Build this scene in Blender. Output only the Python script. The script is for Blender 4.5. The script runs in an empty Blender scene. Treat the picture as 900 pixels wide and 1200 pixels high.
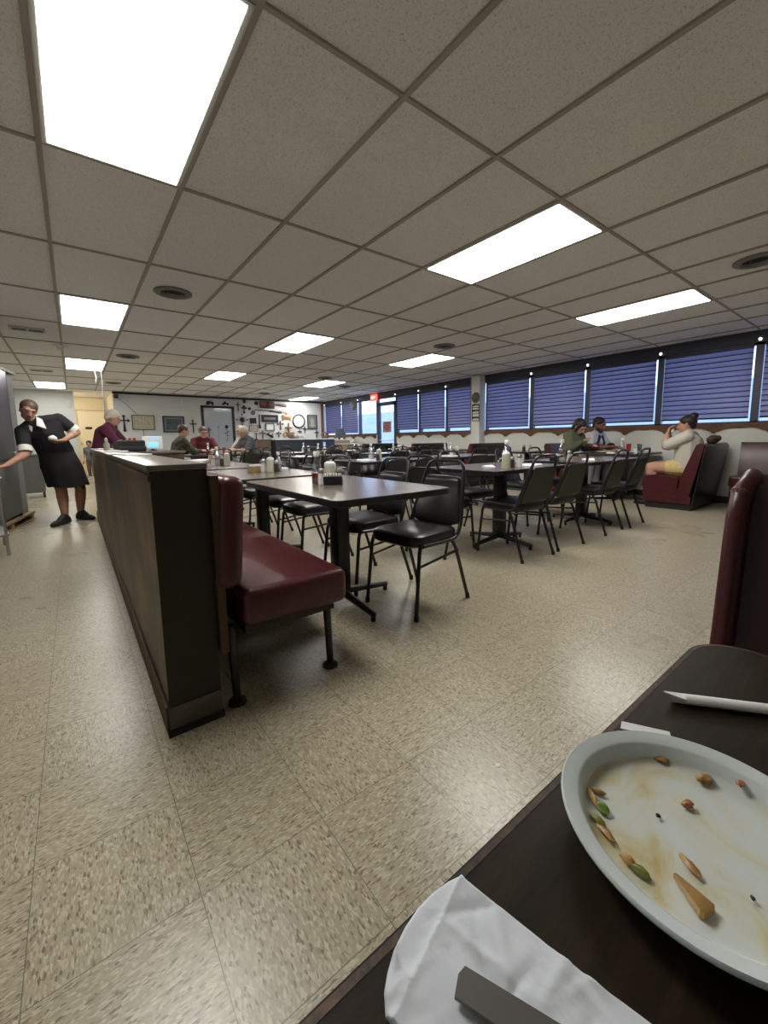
import bpy, bmesh, math, random
from mathutils import Vector, Matrix, Euler
V_ = Vector
random.seed(11)
PI = math.pi
SC = bpy.context.scene
COL = SC.collection

# ------------------------------------------------------------------ camera
def set_camera():
    yaw, pit, rol, cz = 0.6585, -0.1216, -0.0138, 1.019
    f = Vector((math.sin(yaw)*math.cos(pit), math.cos(yaw)*math.cos(pit), math.sin(pit)))
    r = Vector((math.cos(yaw), -math.sin(yaw), 0)); u = r.cross(f)
    r2 = math.cos(rol)*r + math.sin(rol)*u
    u2 = -math.sin(rol)*r + math.cos(rol)*u
    M = Matrix((r2, u2, -f)).transposed().to_4x4()
    M.translation = (0, 0, cz)
    cd = bpy.data.cameras.new('camera'); co = bpy.data.objects.new('camera', cd)
    COL.objects.link(co); co.matrix_world = M
    cd.sensor_fit = 'VERTICAL'; cd.sensor_height = 36.0
    cd.lens = 474.77/1200*36.0
    cd.shift_x = -6.11/1200; cd.shift_y = -27.66/1200
    cd.clip_start = 0.02; cd.clip_end = 200
    SC.camera = co
set_camera()

# ------------------------------------------------------------------ world, exposure
SC.view_settings.view_transform = 'Standard'
SC.view_settings.look = 'None'
SC.view_settings.exposure = 1.12
SC.view_settings.gamma = 1.0
SC.view_settings.use_curve_mapping = False
PANEL = 9.0        # radiance of the ceiling light panels
W = bpy.data.worlds.new('sky'); SC.world = W; W.use_nodes = True
_bg = W.node_tree.nodes['Background']
_bg.inputs[0].default_value = (0.46, 0.64, 1.0, 1); _bg.inputs[1].default_value = 1.8
try:
    SC.cycles.max_bounces = 8; SC.cycles.diffuse_bounces = 5; SC.cycles.glossy_bounces = 4
    SC.cycles.transparent_max_bounces = 16
    SC.cycles.use_denoising = True
    SC.cycles.sample_clamp_indirect = 6
except Exception: pass

# ------------------------------------------------------------------ materials
class NT:
    def __init__(s, name):
        s.m = bpy.data.materials.new(name); s.m.use_nodes = True
        s.t = s.m.node_tree; s.n = s.t.nodes; s.b = s.n['Principled BSDF']; s.out = s.n['Material Output']
    def N(s, typ, **kw):
        n = s.n.new(typ)
        for k, v in kw.items():
            if k.startswith('i_'): n.inputs[k[2:]].default_value = v
            else: setattr(n, k, v)
        return n
    def L(s, a, b): s.t.links.new(a, b)
    def ramp(s, src, stops, interp='LINEAR'):
        r = s.N('ShaderNodeValToRGB'); cr = r.color_ramp; cr.interpolation = interp
        while len(cr.elements) < len(stops): cr.elements.new(0.5)
        for e, (p, c) in zip(cr.elements, stops): e.position = p; e.color = (c[0], c[1], c[2], 1)
        s.L(src, r.inputs[0]); return r.outputs[0]
    def mix(s, f, a, b, mode='MIX'):
        n = s.N('ShaderNodeMix', data_type='RGBA', blend_type=mode)
        for i, v in ((0, f), (6, a), (7, b)):
            if hasattr(v, 'links') or hasattr(v, 'is_linked'): s.L(v, n.inputs[i])
            elif i == 0: n.inputs[i].default_value = v
            else: n.inputs[i].default_value = (v[0], v[1], v[2], 1)
        return n.outputs[2]
    def math(s, op, a, b=None):
        n = s.N('ShaderNodeMath', operation=op)
        for i, v in ((0, a), (1, b)):
            if v is None: continue
            if hasattr(v, 'is_linked'): s.L(v, n.inputs[i])
            else: n.inputs[i].default_value = v
        return n.outputs[0]
    def coords(s): return s.N('ShaderNodeTexCoord').outputs['Object']
    def bump(s, h, st, dist=.01):
        b = s.N('ShaderNodeBump'); b.inputs['Strength'].default_value = st; b.inputs['Distance'].default_value = dist
        s.L(h, b.inputs['Height']); s.L(b.outputs[0], s.b.inputs['Normal'])

def plain(name, col, rough=.5, metal=0., spec=.5, noise=0., nscale=20., bump=0., coat=0.):
    t = NT(name); b = t.b
    b.inputs['Base Color'].default_value = (*col, 1); b.inputs['Roughness'].default_value = rough
    b.inputs['Metallic'].default_value = metal; b.inputs['Specular IOR Level'].default_value = spec
    if coat: b.inputs['Coat Weight'].default_value = coat; b.inputs['Coat Roughness'].default_value = .1
    if noise or bump:
        nz = t.N('ShaderNodeTexNoise', i_Scale=nscale, i_Detail=4.); t.L(t.coords(), nz.inputs['Vector'])
        if noise:
            c = t.mix(nz.outputs['Fac'], [max(0, x*(1-noise)) for x in col], [min(1, x*(1+noise)) for x in col])
            t.L(c, b.inputs['Base Color'])
        if bump: t.bump(nz.outputs['Fac'], bump)
    return t.m

def wood(name, c0, c1, rough=.4, scale=(18, 18, 1.2), spec=.4, coat=0.):
    t = NT(name); mp = t.N('ShaderNodeMapping'); mp.inputs['Scale'].default_value = scale
    t.L(t.coords(), mp.inputs[0])
    nz = t.N('ShaderNodeTexNoise', i_Scale=1.6, i_Detail=7., i_Roughness=.62, i_Distortion=.6); t.L(mp.outputs[0], nz.inputs['Vector'])
    c = t.ramp(nz.outputs['Fac'], [(.3, c0), (.7, c1)]); t.L(c, t.b.inputs['Base Color'])
    t.b.inputs['Roughness'].default_value = rough; t.b.inputs['Specular IOR Level'].default_value = spec
    if coat: t.b.inputs['Coat Weight'].default_value = coat; t.b.inputs['Coat Roughness'].default_value = .15
    t.bump(nz.outputs['Fac'], .05); return t.m

def glow(name, col, st):
    t = NT(name); t.b.inputs['Base Color'].default_value = (*col, 1)
    t.b.inputs['Emission Color'].default_value = (*col, 1); t.b.inputs['Emission Strength'].default_value = st
    return t.m

def floor_material():
    t = NT('vinyl_floor_tile'); co = t.coords(); TS = .3048
    mp = t.N('ShaderNodeMapping'); mp.inputs['Location'].default_value = (0.1621/TS, -1.5072/TS, 0); mp.inputs['Scale'].default_value = (1/TS,)*3
    t.L(co, mp.inputs[0]); sx = t.N('ShaderNodeSeparateXYZ'); t.L(mp.outputs[0], sx.inputs[0])
    x, y = sx.outputs[0], sx.outputs[1]
    fx, fy = t.math('FLOOR', x), t.math('FLOOR', y)
    par = t.math('MODULO', t.math('ADD', t.math('ADD', fx, fy), 1000.), 2.)
    m1 = t.N('ShaderNodeMapping'); m1.inputs['Scale'].default_value = (275, 95, 1); t.L(co, m1.inputs[0])
    m2 = t.N('ShaderNodeMapping'); m2.inputs['Scale'].default_value = (95, 275, 1); t.L(co, m2.inputs[0])
    vm = t.N('ShaderNodeMix', data_type='VECTOR'); t.L(par, vm.inputs[0]); t.L(m1.outputs[0], vm.inputs[4]); t.L(m2.outputs[0], vm.inputs[5])
    v = vm.outputs[1]
    vo = t.N('ShaderNodeTexVoronoi', i_Scale=1.); t.L(v, vo.inputs['Vector'])
    sr = t.N('ShaderNodeSeparateColor'); t.L(vo.outputs['Color'], sr.inputs[0])
    fl = t.ramp(sr.outputs[0], [(0., (.12, .088, .052)), (.06, (.19, .15, .10)), (.12, (.32, .275, .20)), (.30, (.39, .345, .26)), (.62, (.43, .385, .295)), (.80, (.52, .475, .375)), (1., (.64, .60, .50))])
    nz = t.N('ShaderNodeTexNoise', i_Scale=1.5, i_Detail=5., i_Roughness=.6); t.L(v, nz.inputs['Vector'])
    c = t.mix(.22, fl, t.ramp(nz.outputs['Fac'], [(.3, (.33, .29, .215)), (.5, (.42, .38, .30)), (.72, (.52, .48, .39))]))
    big = t.N('ShaderNodeTexNoise', i_Scale=.9, i_Detail=3.); t.L(co, big.inputs['Vector'])
    c = t.mix(t.ramp(big.outputs['Fac'], [(.3, (.35,)*3), (.7, (0.,)*3)]), c, (.86, .86, .84), 'MULTIPLY')
    cmb = t.N('ShaderNodeCombineXYZ'); t.L(fx, cmb.inputs[0]); t.L(fy, cmb.inputs[1])
    c = t.mix(1., c, (.93, .905, .84), 'MULTIPLY')
    wn = t.N('ShaderNodeTexWhiteNoise', noise_dimensions='3D'); t.L(cmb.outputs[0], wn.inputs['Vector'])
    c = t.mix(t.math('MULTIPLY', wn.outputs['Value'], .35), c, (.86, .85, .82), 'MULTIPLY')
    ex = t.math('ABSOLUTE', t.math('SUBTRACT', t.math('FRACT', x), .5)); ey = t.math('ABSOLUTE', t.math('SUBTRACT', t.math('FRACT', y), .5))
    e = t.math('GREATER_THAN', t.math('MAXIMUM', ex, ey), .4966)
    c = t.mix(t.math('MULTIPLY', e, .78), c, (.10, .085, .06))
    t.L(c, t.b.inputs['Base Color'])
    rr = t.ramp(big.outputs['Fac'], [(.3, (.26,)*3), (.7, (.32,)*3)]); t.L(rr, t.b.inputs['Roughness'])
    t.b.inputs['Specular IOR Level'].default_value = .45
    return t.m

def ceiling_material():
    t = NT('ceiling_tile'); co = t.coords()
    a = t.N('ShaderNodeTexNoise', i_Scale=150., i_Detail=4., i_Roughness=.65); t.L(co, a.inputs['Vector'])
    c = t.ramp(a.outputs['Fac'], [(.30, (.55, .54, .53)), (.45, (.90, .90, .905)), (.7, (.96, .96, .965))])
    b = t.N('ShaderNodeTexNoise', i_Scale=.7, i_Detail=2.); t.L(co, b.inputs['Vector'])
    c = t.mix(t.ramp(b.outputs['Fac'], [(.4, (.5,)*3), (.7, (0,)*3)]), c, (.95, .945, .935), 'MULTIPLY')
    t.L(c, t.b.inputs['Base Color']); t.b.inputs['Roughness'].default_value = .95; t.b.inputs['Specular IOR Level'].default_value = .1
    t.bump(a.outputs['Fac'], .5, .004); return t.m

def partition_material():
    t = NT('dark_wood_panel'); mp = t.N('ShaderNodeMapping'); mp.inputs['Scale'].default_value = (14, 7, .9); t.L(t.coords(), mp.inputs[0])
    nz = t.N('ShaderNodeTexNoise', i_Scale=2.2, i_Detail=8., i_Roughness=.66, i_Distortion=.5); t.L(mp.outputs[0], nz.inputs['Vector'])
    c = t.ramp(nz.outputs['Fac'], [(.3, (.032, .022, .013)), (.55, (.068, .046, .026)), (.75, (.115, .074, .040))])
    w = t.N('ShaderNodeTexNoise', i_Scale=2.3, i_Detail=3.); t.L(t.coords(), w.inputs['Vector'])
    c = t.mix(t.ramp(w.outputs['Fac'], [(.46, (0,)*3), (.62, (.85,)*3)]), c, (.23, .120, .046))
    t.L(c, t.b.inputs['Base Color']); t.b.inputs['Roughness'].default_value = .42; t.b.inputs['Specular IOR Level'].default_value = .35
    t.bump(nz.outputs['Fac'], .08, .004); return t.m

def vinyl(name, col, rough=.34):
    t = NT(name); co = t.coords()
    v = t.N('ShaderNodeTexNoise', i_Scale=120., i_Detail=3.); t.L(co, v.inputs['Vector'])
    w = t.N('ShaderNodeTexNoise', i_Scale=9., i_Detail=6., i_Roughness=.7); t.L(co, w.inputs['Vector'])
    c = t.ramp(w.outputs['Fac'], [(.3, [x*.75 for x in col]), (.6, col), (.8, [min(1, x*1.3) for x in col])])
    t.L(c, t.b.inputs['Base Color']); t.b.inputs['Roughness'].default_value = rough; t.b.inputs['Specular IOR Level'].default_value = .5
    mx = t.math('ADD', t.math('MULTIPLY', v.outputs['Fac'], .5), w.outputs['Fac']); t.bump(mx, .12, .004); return t.m

def near_table_material():
    t = NT('worn_dark_laminate'); co = t.coords()
    mp = t.N('ShaderNodeMapping'); mp.inputs['Scale'].default_value = (2, 16, 4); t.L(co, mp.inputs[0])
    nz = t.N('ShaderNodeTexNoise', i_Scale=4., i_Detail=8., i_Roughness=.65, i_Distortion=.7); t.L(mp.outputs[0], nz.inputs['Vector'])
    c = t.ramp(nz.outputs['Fac'], [(.3, (.013, .0085, .0055)), (.55, (.024, .0155, .0095)), (.75, (.046, .027, .015))])
    t.L(c, t.b.inputs['Base Color']); t.b.inputs['Roughness'].default_value = .45; t.b.inputs['Specular IOR Level'].default_value = .16
    t.bump(nz.outputs['Fac'], .05, .003); return t.m

def worn_edge():
    t = NT('worn_table_edge'); nz = t.N('ShaderNodeTexNoise', i_Scale=38., i_Detail=6., i_Roughness=.7); t.L(t.coords(), nz.inputs['Vector'])
    t.L(t.ramp(nz.outputs['Fac'], [(.40, (.014, .010, .007)), (.52, (.07, .034, .016)), (.66, (.17, .078, .034))]), t.b.inputs['Base Color'])
    t.b.inputs['Roughness'].default_value = .55; return t.m

def blind_material():
    t = NT('blind_slat'); co = t.coords()
    d = t.N('ShaderNodeBsdfDiffuse'); d.inputs[0].default_value = (.075, .050, .07, 1)
    tr = t.N('ShaderNodeBsdfTranslucent'); tr.inputs[0].default_value = (.58, .55, .68, 1)
    g = t.N('ShaderNodeBsdfGlossy'); g.inputs[0].default_value = (.6, .55, .6, 1); g.inputs[1].default_value = .35
    m = t.N('ShaderNodeMixShader'); m.inputs[0].default_value = .62
    t.L(d.outputs[0], m.inputs[1]); t.L(tr.outputs[0], m.inputs[2])
    m2 = t.N('ShaderNodeMixShader'); m2.inputs[0].default_value = .06
    t.L(m.outputs[0], m2.inputs[1]); t.L(g.outputs[0], m2.inputs[2]); t.L(m2.outputs[0], t.out.inputs[0]); return t.m

def pane_material():
    t = NT('window_glass'); tr = t.N('ShaderNodeBsdfTransparent'); tr.inputs[0].default_value = (.93, .96, .97, 1)
    g = t.N('ShaderNodeBsdfGlossy'); g.inputs[1].default_value = .03
    m = t.N('ShaderNodeMixShader'); m.inputs[0].default_value = .06
    t.L(tr.outputs[0], m.inputs[1]); t.L(g.outputs[0], m.inputs[2]); t.L(m.outputs[0], t.out.inputs[0]); return t.m

def clear_glass(name, tint, mixf=.22):
    t = NT(name); tr = t.N('ShaderNodeBsdfTransparent'); tr.inputs[0].default_value = (*tint, 1)
    g = t.N('ShaderNodeBsdfGlossy'); g.inputs[1].default_value = .08; g.inputs[0].default_value = (.9, .95, 1, 1)
    m = t.N('ShaderNodeMixShader'); m.inputs[0].default_value = mixf
    t.L(tr.outputs[0], m.inputs[1]); t.L(g.outputs[0], m.inputs[2]); t.L(m.outputs[0], t.out.inputs[0]); return t.m

def camo_material():
    t = NT('camouflage_cloth'); nz = t.N('ShaderNodeTexNoise', i_Scale=14., i_Detail=2.); t.L(t.coords(), nz.inputs['Vector'])
    t.L(t.ramp(nz.outputs['Fac'], [(.38, (.022, .024, .014)), (.47, (.05, .055, .03)), (.56, (.10, .095, .058)), (.64, (.045, .034, .02))], 'CONSTANT'), t.b.inputs['Base Color'])
    t.b.inputs['Roughness'].default_value = .9; return t.m

def plate_material():
    t = NT('smeared_white_china'); co = t.coords()
    w = t.N('ShaderNodeTexNoise', i_Scale=17., i_Detail=4., i_Distortion=1.); t.L(co, w.inputs['Vector'])
    sx = t.N('ShaderNodeVectorMath', operation='LENGTH'); t.L(co, sx.inputs[0])
    inner = t.math('LESS_THAN', sx.outputs['Value'], .069)
    c = t.ramp(w.outputs['Fac'], [(.38, (.74, .80, .80)), (.51, (.73, .75, .66)), (.59, (.69, .64, .42)), (.69, (.56, .44, .16))])
    c = t.mix(inner, (.73, .80, .81), c); t.L(c, t.b.inputs['Base Color'])  # white rim tinted cool for the light at the near table
    t.b.inputs['Roughness'].default_value = .25; t.b.inputs['Coat Weight'].default_value = .3; return t.m

M = {}
def mats():
    M['floor'] = floor_material(); M['ceil'] = ceiling_material(); M['part'] = partition_material()
    M['grid'] = plain('ceiling_grid_metal', (.40, .375, .335), .6)
    M['wall'] = plain('white_textured_wall', (.74, .73, .68), .85, noise=.06, nscale=60, bump=.25)
    M['backwall'] = plain('pale_grey_wall', (.66, .67, .67), .85, noise=.04, nscale=40, bump=.15)
    M['greywall'] = plain('grey_kitchen_wall', (.52, .53, .50), .8, noise=.05, nscale=30)
    M['beige'] = plain('warm_beige_wall', (.80, .74, .60), .8, noise=.05, nscale=10)
    M['beigedoor'] = plain('cream_door_paint', (.86, .81, .68), .6, noise=.04)
    M['darktrim'] = plain('dark_trim_paint', (.022, .02, .024), .5)
    M['header'] = plain('navy_window_header', (.030, .032, .055), .45)
    M['mull'] = plain('dark_blue_window_frame', (.045, .052, .095), .4)
    M['scallop'] = wood('brown_scalloped_wood', (.10, .042, .018), (.19, .085, .036), .45, (3, 2, 18))
    M['red'] = vinyl('oxblood_vinyl', (.072, .012, .015), .33)
    M['shadedred'] = vinyl('shaded_oxblood_vinyl', (.024, .005, .006), .45)  # oxblood darkened: shade on the unlit near booth put into the colour
    M['lap_shade'] = plain('slat_hem', (.03, .022, .035), .5)  # near-black tone that paints the shade lines between blind slats
    M['captop'] = plain('sheen_grey_cap', (.17, .15, .13), .28, noise=.2, nscale=6)  # lightened grey paints in the grazing sheen on the divider top
    M['bulb'] = glow('lit_bulb', (1, .97, .9), 1.2)
    M['redwear'] = plain('worn_vinyl_edge', (.15, .07, .062), .6, noise=.5, nscale=90, bump=.3)
    M['blackvinyl'] = vinyl('black_vinyl', (.013, .013, .014), .30)
    M['blackmetal'] = plain('black_painted_metal', (.012, .012, .013), .35, .0, .5)
    M['backvinyl'] = plain('dark_olive_chair_back', (.024, .023, .018), .5, noise=.2)
    M['table'] = wood('brown_laminate_table', (.095, .072, .058), (.155, .120, .096), .22, (3, 14, 3), .6)
    M['neartable'] = near_table_material()
    M['edgeworn'] = worn_edge()
    M['brownstrip'] = wood('brown_wood_strip', (.04, .024, .012), (.085, .048, .022), .5)
    M['benchwood'] = plain('dark_bench_plywood', (.020, .0145, .009), .55, noise=.3)
    M['greykick'] = plain('scuffed_grey_kick', (.10, .088, .070), .6, noise=.4, nscale=25)
    M['blackrubber'] = plain('black_rubber_base', (.010, .010, .010), .6)
    M['blind'] = blind_material(); M['pane'] = pane_material()
    M['panel'] = glow('light_diffuser', (1.0, .985, .93), PANEL)
    M['frame'] = plain('white_light_frame', (.55, .55, .52), .5)
    M['vent'] = plain('grey_vent_metal', (.20, .20, .195), .5); M['ventdark'] = plain('vent_slot', (.02, .02, .022), .8)
    M['white'] = plain('white_plastic', (.75, .75, .72), .4); M['paper'] = plain('white_paper', (.84, .85, .86), .8, noise=.05, nscale=60)
    M['napkin'] = plain('crumpled_napkin', (.76, .80, .87), .85, noise=.07, nscale=22, bump=.6)  # cool tint on white paper stands in for cooler light here
    M['steel'] = plain('brushed_steel', (.45, .45, .45), .35, .9); M['knife'] = plain('dull_knife_steel', (.16, .15, .145), .4, .75)
    M['plate'] = plate_material(); M['china'] = plain('white_china', (.73, .80, .81), .22, coat=.3)  # bluish cast in the white china paints in the cooler light
    M['onion'] = plain('cooked_onion', (.46, .27, .09), .35, noise=.4, nscale=80); M['pepper'] = plain('green_pepper', (.20, .21, .035), .3, noise=.4, nscale=90)
    M['greenpep'] = plain('fresh_green_pepper', (.16, .30, .04), .3, noise=.4, nscale=90); M['chip'] = plain('orange_crumb', (.45, .18, .06), .4, noise=.3, nscale=90); M['speck'] = plain('black_speck', (.02, .018, .015), .5)
    M['ketchup'] = plain('ketchup_red', (.18, .012, .010), .25, coat=.4); M['glass'] = clear_glass('clear_glass', (.80, .84, .86), .32)
    M['salt'] = plain('white_salt', (.72, .72, .70), .5); M['sugar'] = plain('cream_sugar', (.56, .54, .42), .6)
    M['blackpl'] = plain('black_plastic', (.014, .014, .016), .35); M['redpl'] = plain('red_plastic', (.45, .02, .03), .4)
    M['navy'] = plain('navy_counter_panel', (.028, .030, .044), .5, noise=.2, nscale=8); M['navylit'] = plain('bluelit_counter_end', (.035, .048, .105), .5)  # counter end: navy tinted bluer, blue light painted into its colour
    M['tan'] = plain('tan_cardboard', (.42, .28, .14), .8); M['brown'] = plain('brown_board', (.12, .085, .055), .7)
    M['iron'] = plain('wrought_iron', (.018, .017, .018), .6); M['gold'] = plain('gold_wood', (.42, .26, .08), .6); M['redwood'] = plain('red_brown_wood', (.20, .065, .035), .6)
    M['skin'] = plain('skin_light', (.50, .27, .185), .55); M['skin2'] = plain('skin_tan', (.38, .195, .125), .55); M['skin3'] = plain('skin_brown', (.22, .10, .06), .55)
    M['hairw'] = plain('white_hair', (.62, .56, .44), .7, noise=.2, nscale=60, bump=.5); M['hairb'] = plain('dark_brown_hair', (.020, .013, .010), .55, noise=.3, nscale=60, bump=.5)
    M['hairg'] = plain('brown_hair', (.07, .042, .026), .5, noise=.3, nscale=60, bump=.5); M['hairgrey'] = plain('grey_hair', (.20, .19, .18), .6, noise=.3, nscale=60, bump=.5)
    M['blackcloth'] = plain('black_cloth', (.010, .010, .011), .9); M['whitecloth'] = plain('white_cloth', (.66, .66, .63), .9, noise=.05)
    M['maroon'] = plain('maroon_cloth', (.085, .010, .035), .9); M['maroon2'] = plain('wine_cloth', (.10, .012, .022), .9)
    M['greycloth'] = plain('grey_cloth', (.10, .105, .115), .9); M['olive'] = plain('olive_knit', (.105, .112, .065), .95, noise=.2, nscale=120)
    M['camo'] = camo_material(); M['jean'] = plain('pale_grey_denim', (.20, .215, .24), .9, noise=.15, nscale=80); M['cream'] = plain('cream_tee', (.52, .49, .42), .9, noise=.05)
    M['plaid'] = plain('yellow_patterned_shorts', (.62, .46, .20), .9, noise=.5, nscale=55); M['jersey'] = plain('white_jersey', (.58, .57, .60), .8, noise=.08, nscale=30)
    M['jerseynavy'] = plain('navy_jersey_trim', (.02, .025, .06), .8); M['shoe'] = plain('black_shoe', (.010, .010, .011), .6); M['whiteshoe'] = plain('white_shoe', (.55, .55, .53), .6)
    M['eye'] = plain('dark_eye', (.015, .01, .01), .3); M['lip'] = plain('lip', (.32, .10, .085), .5)
    M['fridge'] = plain('grey_cooler_steel', (.20, .205, .21), .5, .2); M['fridgedoor'] = plain('dark_blue_cooler_door', (.040, .046, .075), .35); M['pallet'] = wood('pale_pallet_wood', (.20, .13, .07), (.36, .25, .14), .7)
    M['bin'] = plain('grey_bin_plastic', (.12, .125, .12), .6); M['glowblue'] = glow('glowing_blue', (.18, .45, .75), .55); M['exitred'] = glow('exit_red', (.85, .12, .08), .75)
    M['doorpanel'] = plain('pale_glossy_door', (.50, .55, .60), .10, spec=.6); M['poster'] = plain('faded_pink_poster', (.52, .27, .22), .8, noise=.3, nscale=30)
    M['parch'] = plain('parchment_print', (.52, .48, .36), .7, noise=.1); M['sea'] = plain('blue_landscape_print', (.05, .09, .11), .5, noise=.9, nscale=7)
    M['greyprint'] = plain('grey_portrait_print', (.20, .205, .20), .7, noise=.4, nscale=12); M['outground'] = plain('pale_concrete', (.45, .46, .47), .9, noise=.1, nscale=3)
    M['outwall'] = plain('white_outside_wall', (.50, .53, .56), .9); M['brownfuzz'] = plain('brown_woollen', (.07, .035, .016), .95, noise=.6, nscale=60, bump=.8)
    M['food'] = plain('fried_food', (.50, .26, .06), .6, noise=.5, nscale=50)
mats()

# ------------------------------------------------------------------ mesh helpers
def _ico():
    t = bmesh.new(); bmesh.ops.create_icosphere(t, subdivisions=2, radius=1.); r = [tuple(v.co) for v in t.verts]; t.free(); return r
ICO = _ico()
class B:
    def __init__(s): s.bm = bmesh.new()
    def _add(s, geom_verts, mat): bmesh.ops.transform(s.bm, matrix=mat, verts=geom_verts)
    def box(s, c, d, rot=None, bev=0., seg=2):
        r = bmesh.ops.create_cube(s.bm, size=1.); vs = r['verts']
        bmesh.ops.scale(s.bm, vec=d, verts=vs)
        if bev:
            es = list({e for v in vs for e in v.link_edges})
            rb = bmesh.ops.bevel(s.bm, geom=es, offset=bev, segments=seg, affect='EDGES', profile=.5)
            vs = list({v for f in rb['faces'] for v in f.verts} | {v for v in vs if v.is_valid})
        m = Matrix.Translation(c)
        if rot is not None: m = m @ Euler(rot).to_matrix().to_4x4()
        s._add(vs, m); return s
    def bb(s, a, b, bev=0., seg=2):
        return s.box([(a[i]+b[i])/2 for i in range(3)], [abs(b[i]-a[i]) for i in range(3)], None, bev, seg)
    def rings(s, rings, closed_ends=True, cyc=False):
        n = len(rings[0]); V = [[s.bm.verts.new(p) for p in r] for r in rings]
        R = range(len(V)) if cyc else range(len(V)-1)
        for i in R:
            a, b = V[i], V[(i+1) % len(V)]
            for k in range(n):
                try: s.bm.faces.new((a[k], a[(k+1) % n], b[(k+1) % n], b[k]))
                except ValueError: pass
        if closed_ends and not cyc:
            s.bm.faces.new(list(reversed(V[0]))); s.bm.faces.new(V[-1])
        return s
    def tube(s, pts, r, n=8, cyc=False):
        pts = [Vector(p) for p in pts]; rs = r if isinstance(r, (list, tuple)) else [r]*len(pts)
        out = []; up = None
        for i, p in enumerate(pts):
            if cyc: d = pts[(i+1) % len(pts)] - pts[i-1]
            else: d = pts[min(i+1, len(pts)-1)] - pts[max(i-1, 0)]
            d.normalize()
            if up is None: up = Vector((0, 0, 1)) if abs(d.z) < .9 else Vector((1, 0, 0))
            a = d.cross(up).normalized(); up = a.cross(d).normalized()
            out.append([p + (a*math.cos(t)+up*math.sin(t))*rs[i] for t in [2*PI*k/n for k in range(n)]])
        return s.rings(out, True, cyc)
    def cyl(s, a, b, r, r2=None, n=14): return s.tube([a, b], [r, r if r2 is None else r2], n)
    def lathe(s, prof, c=(0, 0, 0), n=20):
        c = Vector(c)
        R_ = [[c+Vector((r*math.cos(2*PI*k/n), r*math.sin(2*PI*k/n), z)) for k in range(n)] for r, z in prof]
        return s.rings(R_, prof[0][0] < .002 and prof[-1][0] < .002)
    def prism(s, poly, axis, a, b):
        def P(u, v, w):
            return {'x': (w, u, v), 'y': (u, w, v), 'z': (u, v, w)}[axis]
        return s.rings([[P(u, v, a) for u, v in poly], [P(u, v, b) for u, v in poly]])
    def ball(s, c, r, seg=12, rot=None):
        r3 = r if isinstance(r, (list, tuple)) else (r, r, r)
        g = bmesh.ops.create_uvsphere(s.bm, u_segments=seg, v_segments=max(6, seg*2//3), radius=1.)
        m = Matrix.Translation(c)
        if rot is not None: m = m @ (rot if isinstance(rot, Matrix) else Euler(rot).to_matrix()).to_4x4()
        s._add(g['verts'], m @ Matrix.Diagonal((*r3, 1))); return s
    def hull(s, balls, rot=None):
        """balls: (centre, radius or radii): the convex hull around them"""
        pts = []
        for c, r in balls:
            r3 = r if isinstance(r, (list, tuple)) else (r, r, r)
            for p in ICO:
                q = Vector((p[0]*r3[0], p[1]*r3[1], p[2]*r3[2]))
                pts.append(Vector(c) + (rot @ q if rot is not None else q))
        t = bmesh.new(); vs = [t.verts.new(p) for p in pts]
        h = bmesh.ops.convex_hull(t, input=vs, use_existing_faces=False)
        t.verts.index_update(); m = {}
        for f in t.faces:
            for v in f.verts:
                if v not in m: m[v] = s.bm.verts.new(v.co)
        for f in t.faces: s.bm.faces.new([m[v] for v in f.verts])
        t.free(); return s
    def mesh(s, name, mat, smooth=True, ang=35):
        bmesh.ops.recalc_face_normals(s.bm, faces=s.bm.faces)
        me = bpy.data.meshes.new(name); s.bm.to_mesh(me); s.bm.free()
        for m in (mat if isinstance(mat, (list, tuple)) else [mat]): me.materials.append(m)
        if smooth:
            me.polygons.foreach_set('use_smooth', [True]*len(me.polygons))
            me.set_sharp_from_angle(angle=math.radians(ang))
        return me
    def obj(s, name, mat, parent=None, smooth=True, ang=35, label=None):
        o = bpy.data.objects.new(name, s.mesh(name, mat, smooth, ang)); COL.objects.link(o)
        if parent is not None: o.parent = parent
        if label: o['label'] = label
        return o

def tag(o, label, cat, group=None, kind=None):
    o['label'] = label; o['category'] = cat
    if group: o['group'] = group
    if kind: o['kind'] = kind
    return o
def thing(name, label, cat, loc=(0, 0, 0), rz=0., group=None):
    o = bpy.data.objects.new(name, None); COL.objects.link(o); o.empty_display_size = .1
    o.location = loc; o.rotation_euler = (0, 0, rz); return tag(o, label, cat, group)
def struct(b, name, mat, label=None, smooth=False, parent=None):
    o = b.obj(name, mat, parent, smooth); o['kind'] = 'structure'
    if label: o['label'] = label
    return o
def dup(root, loc, rz=0., label=None, group=None):
    r = root.copy(); COL.objects.link(r); r.location = loc; r.rotation_euler = (0, 0, rz)
    if label: r['label'] = label
    if group: r['group'] = group
    for ch in list(root.children):
        c = ch.copy(); COL.objects.link(c); c.parent = r
        for g in list(ch.children):
            d = g.copy(); COL.objects.link(d); d.parent = c
    return r
def arc(c, r, a0, a1, n): return [(c[0]+r*math.cos(a0+(a1-a0)*k/n), c[1]+r*math.sin(a0+(a1-a0)*k/n)) for k in range(n+1)]
def rrect(x0, y0, x1, y1, r, n=5):
    return arc((x1-r, y1-r), r, 0, PI/2, n)+arc((x0+r, y1-r), r, PI/2, PI, n)+arc((x0+r, y0+r), r, PI, 1.5*PI, n)+arc((x1-r, y0+r), r, 1.5*PI, 2*PI, n)

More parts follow.
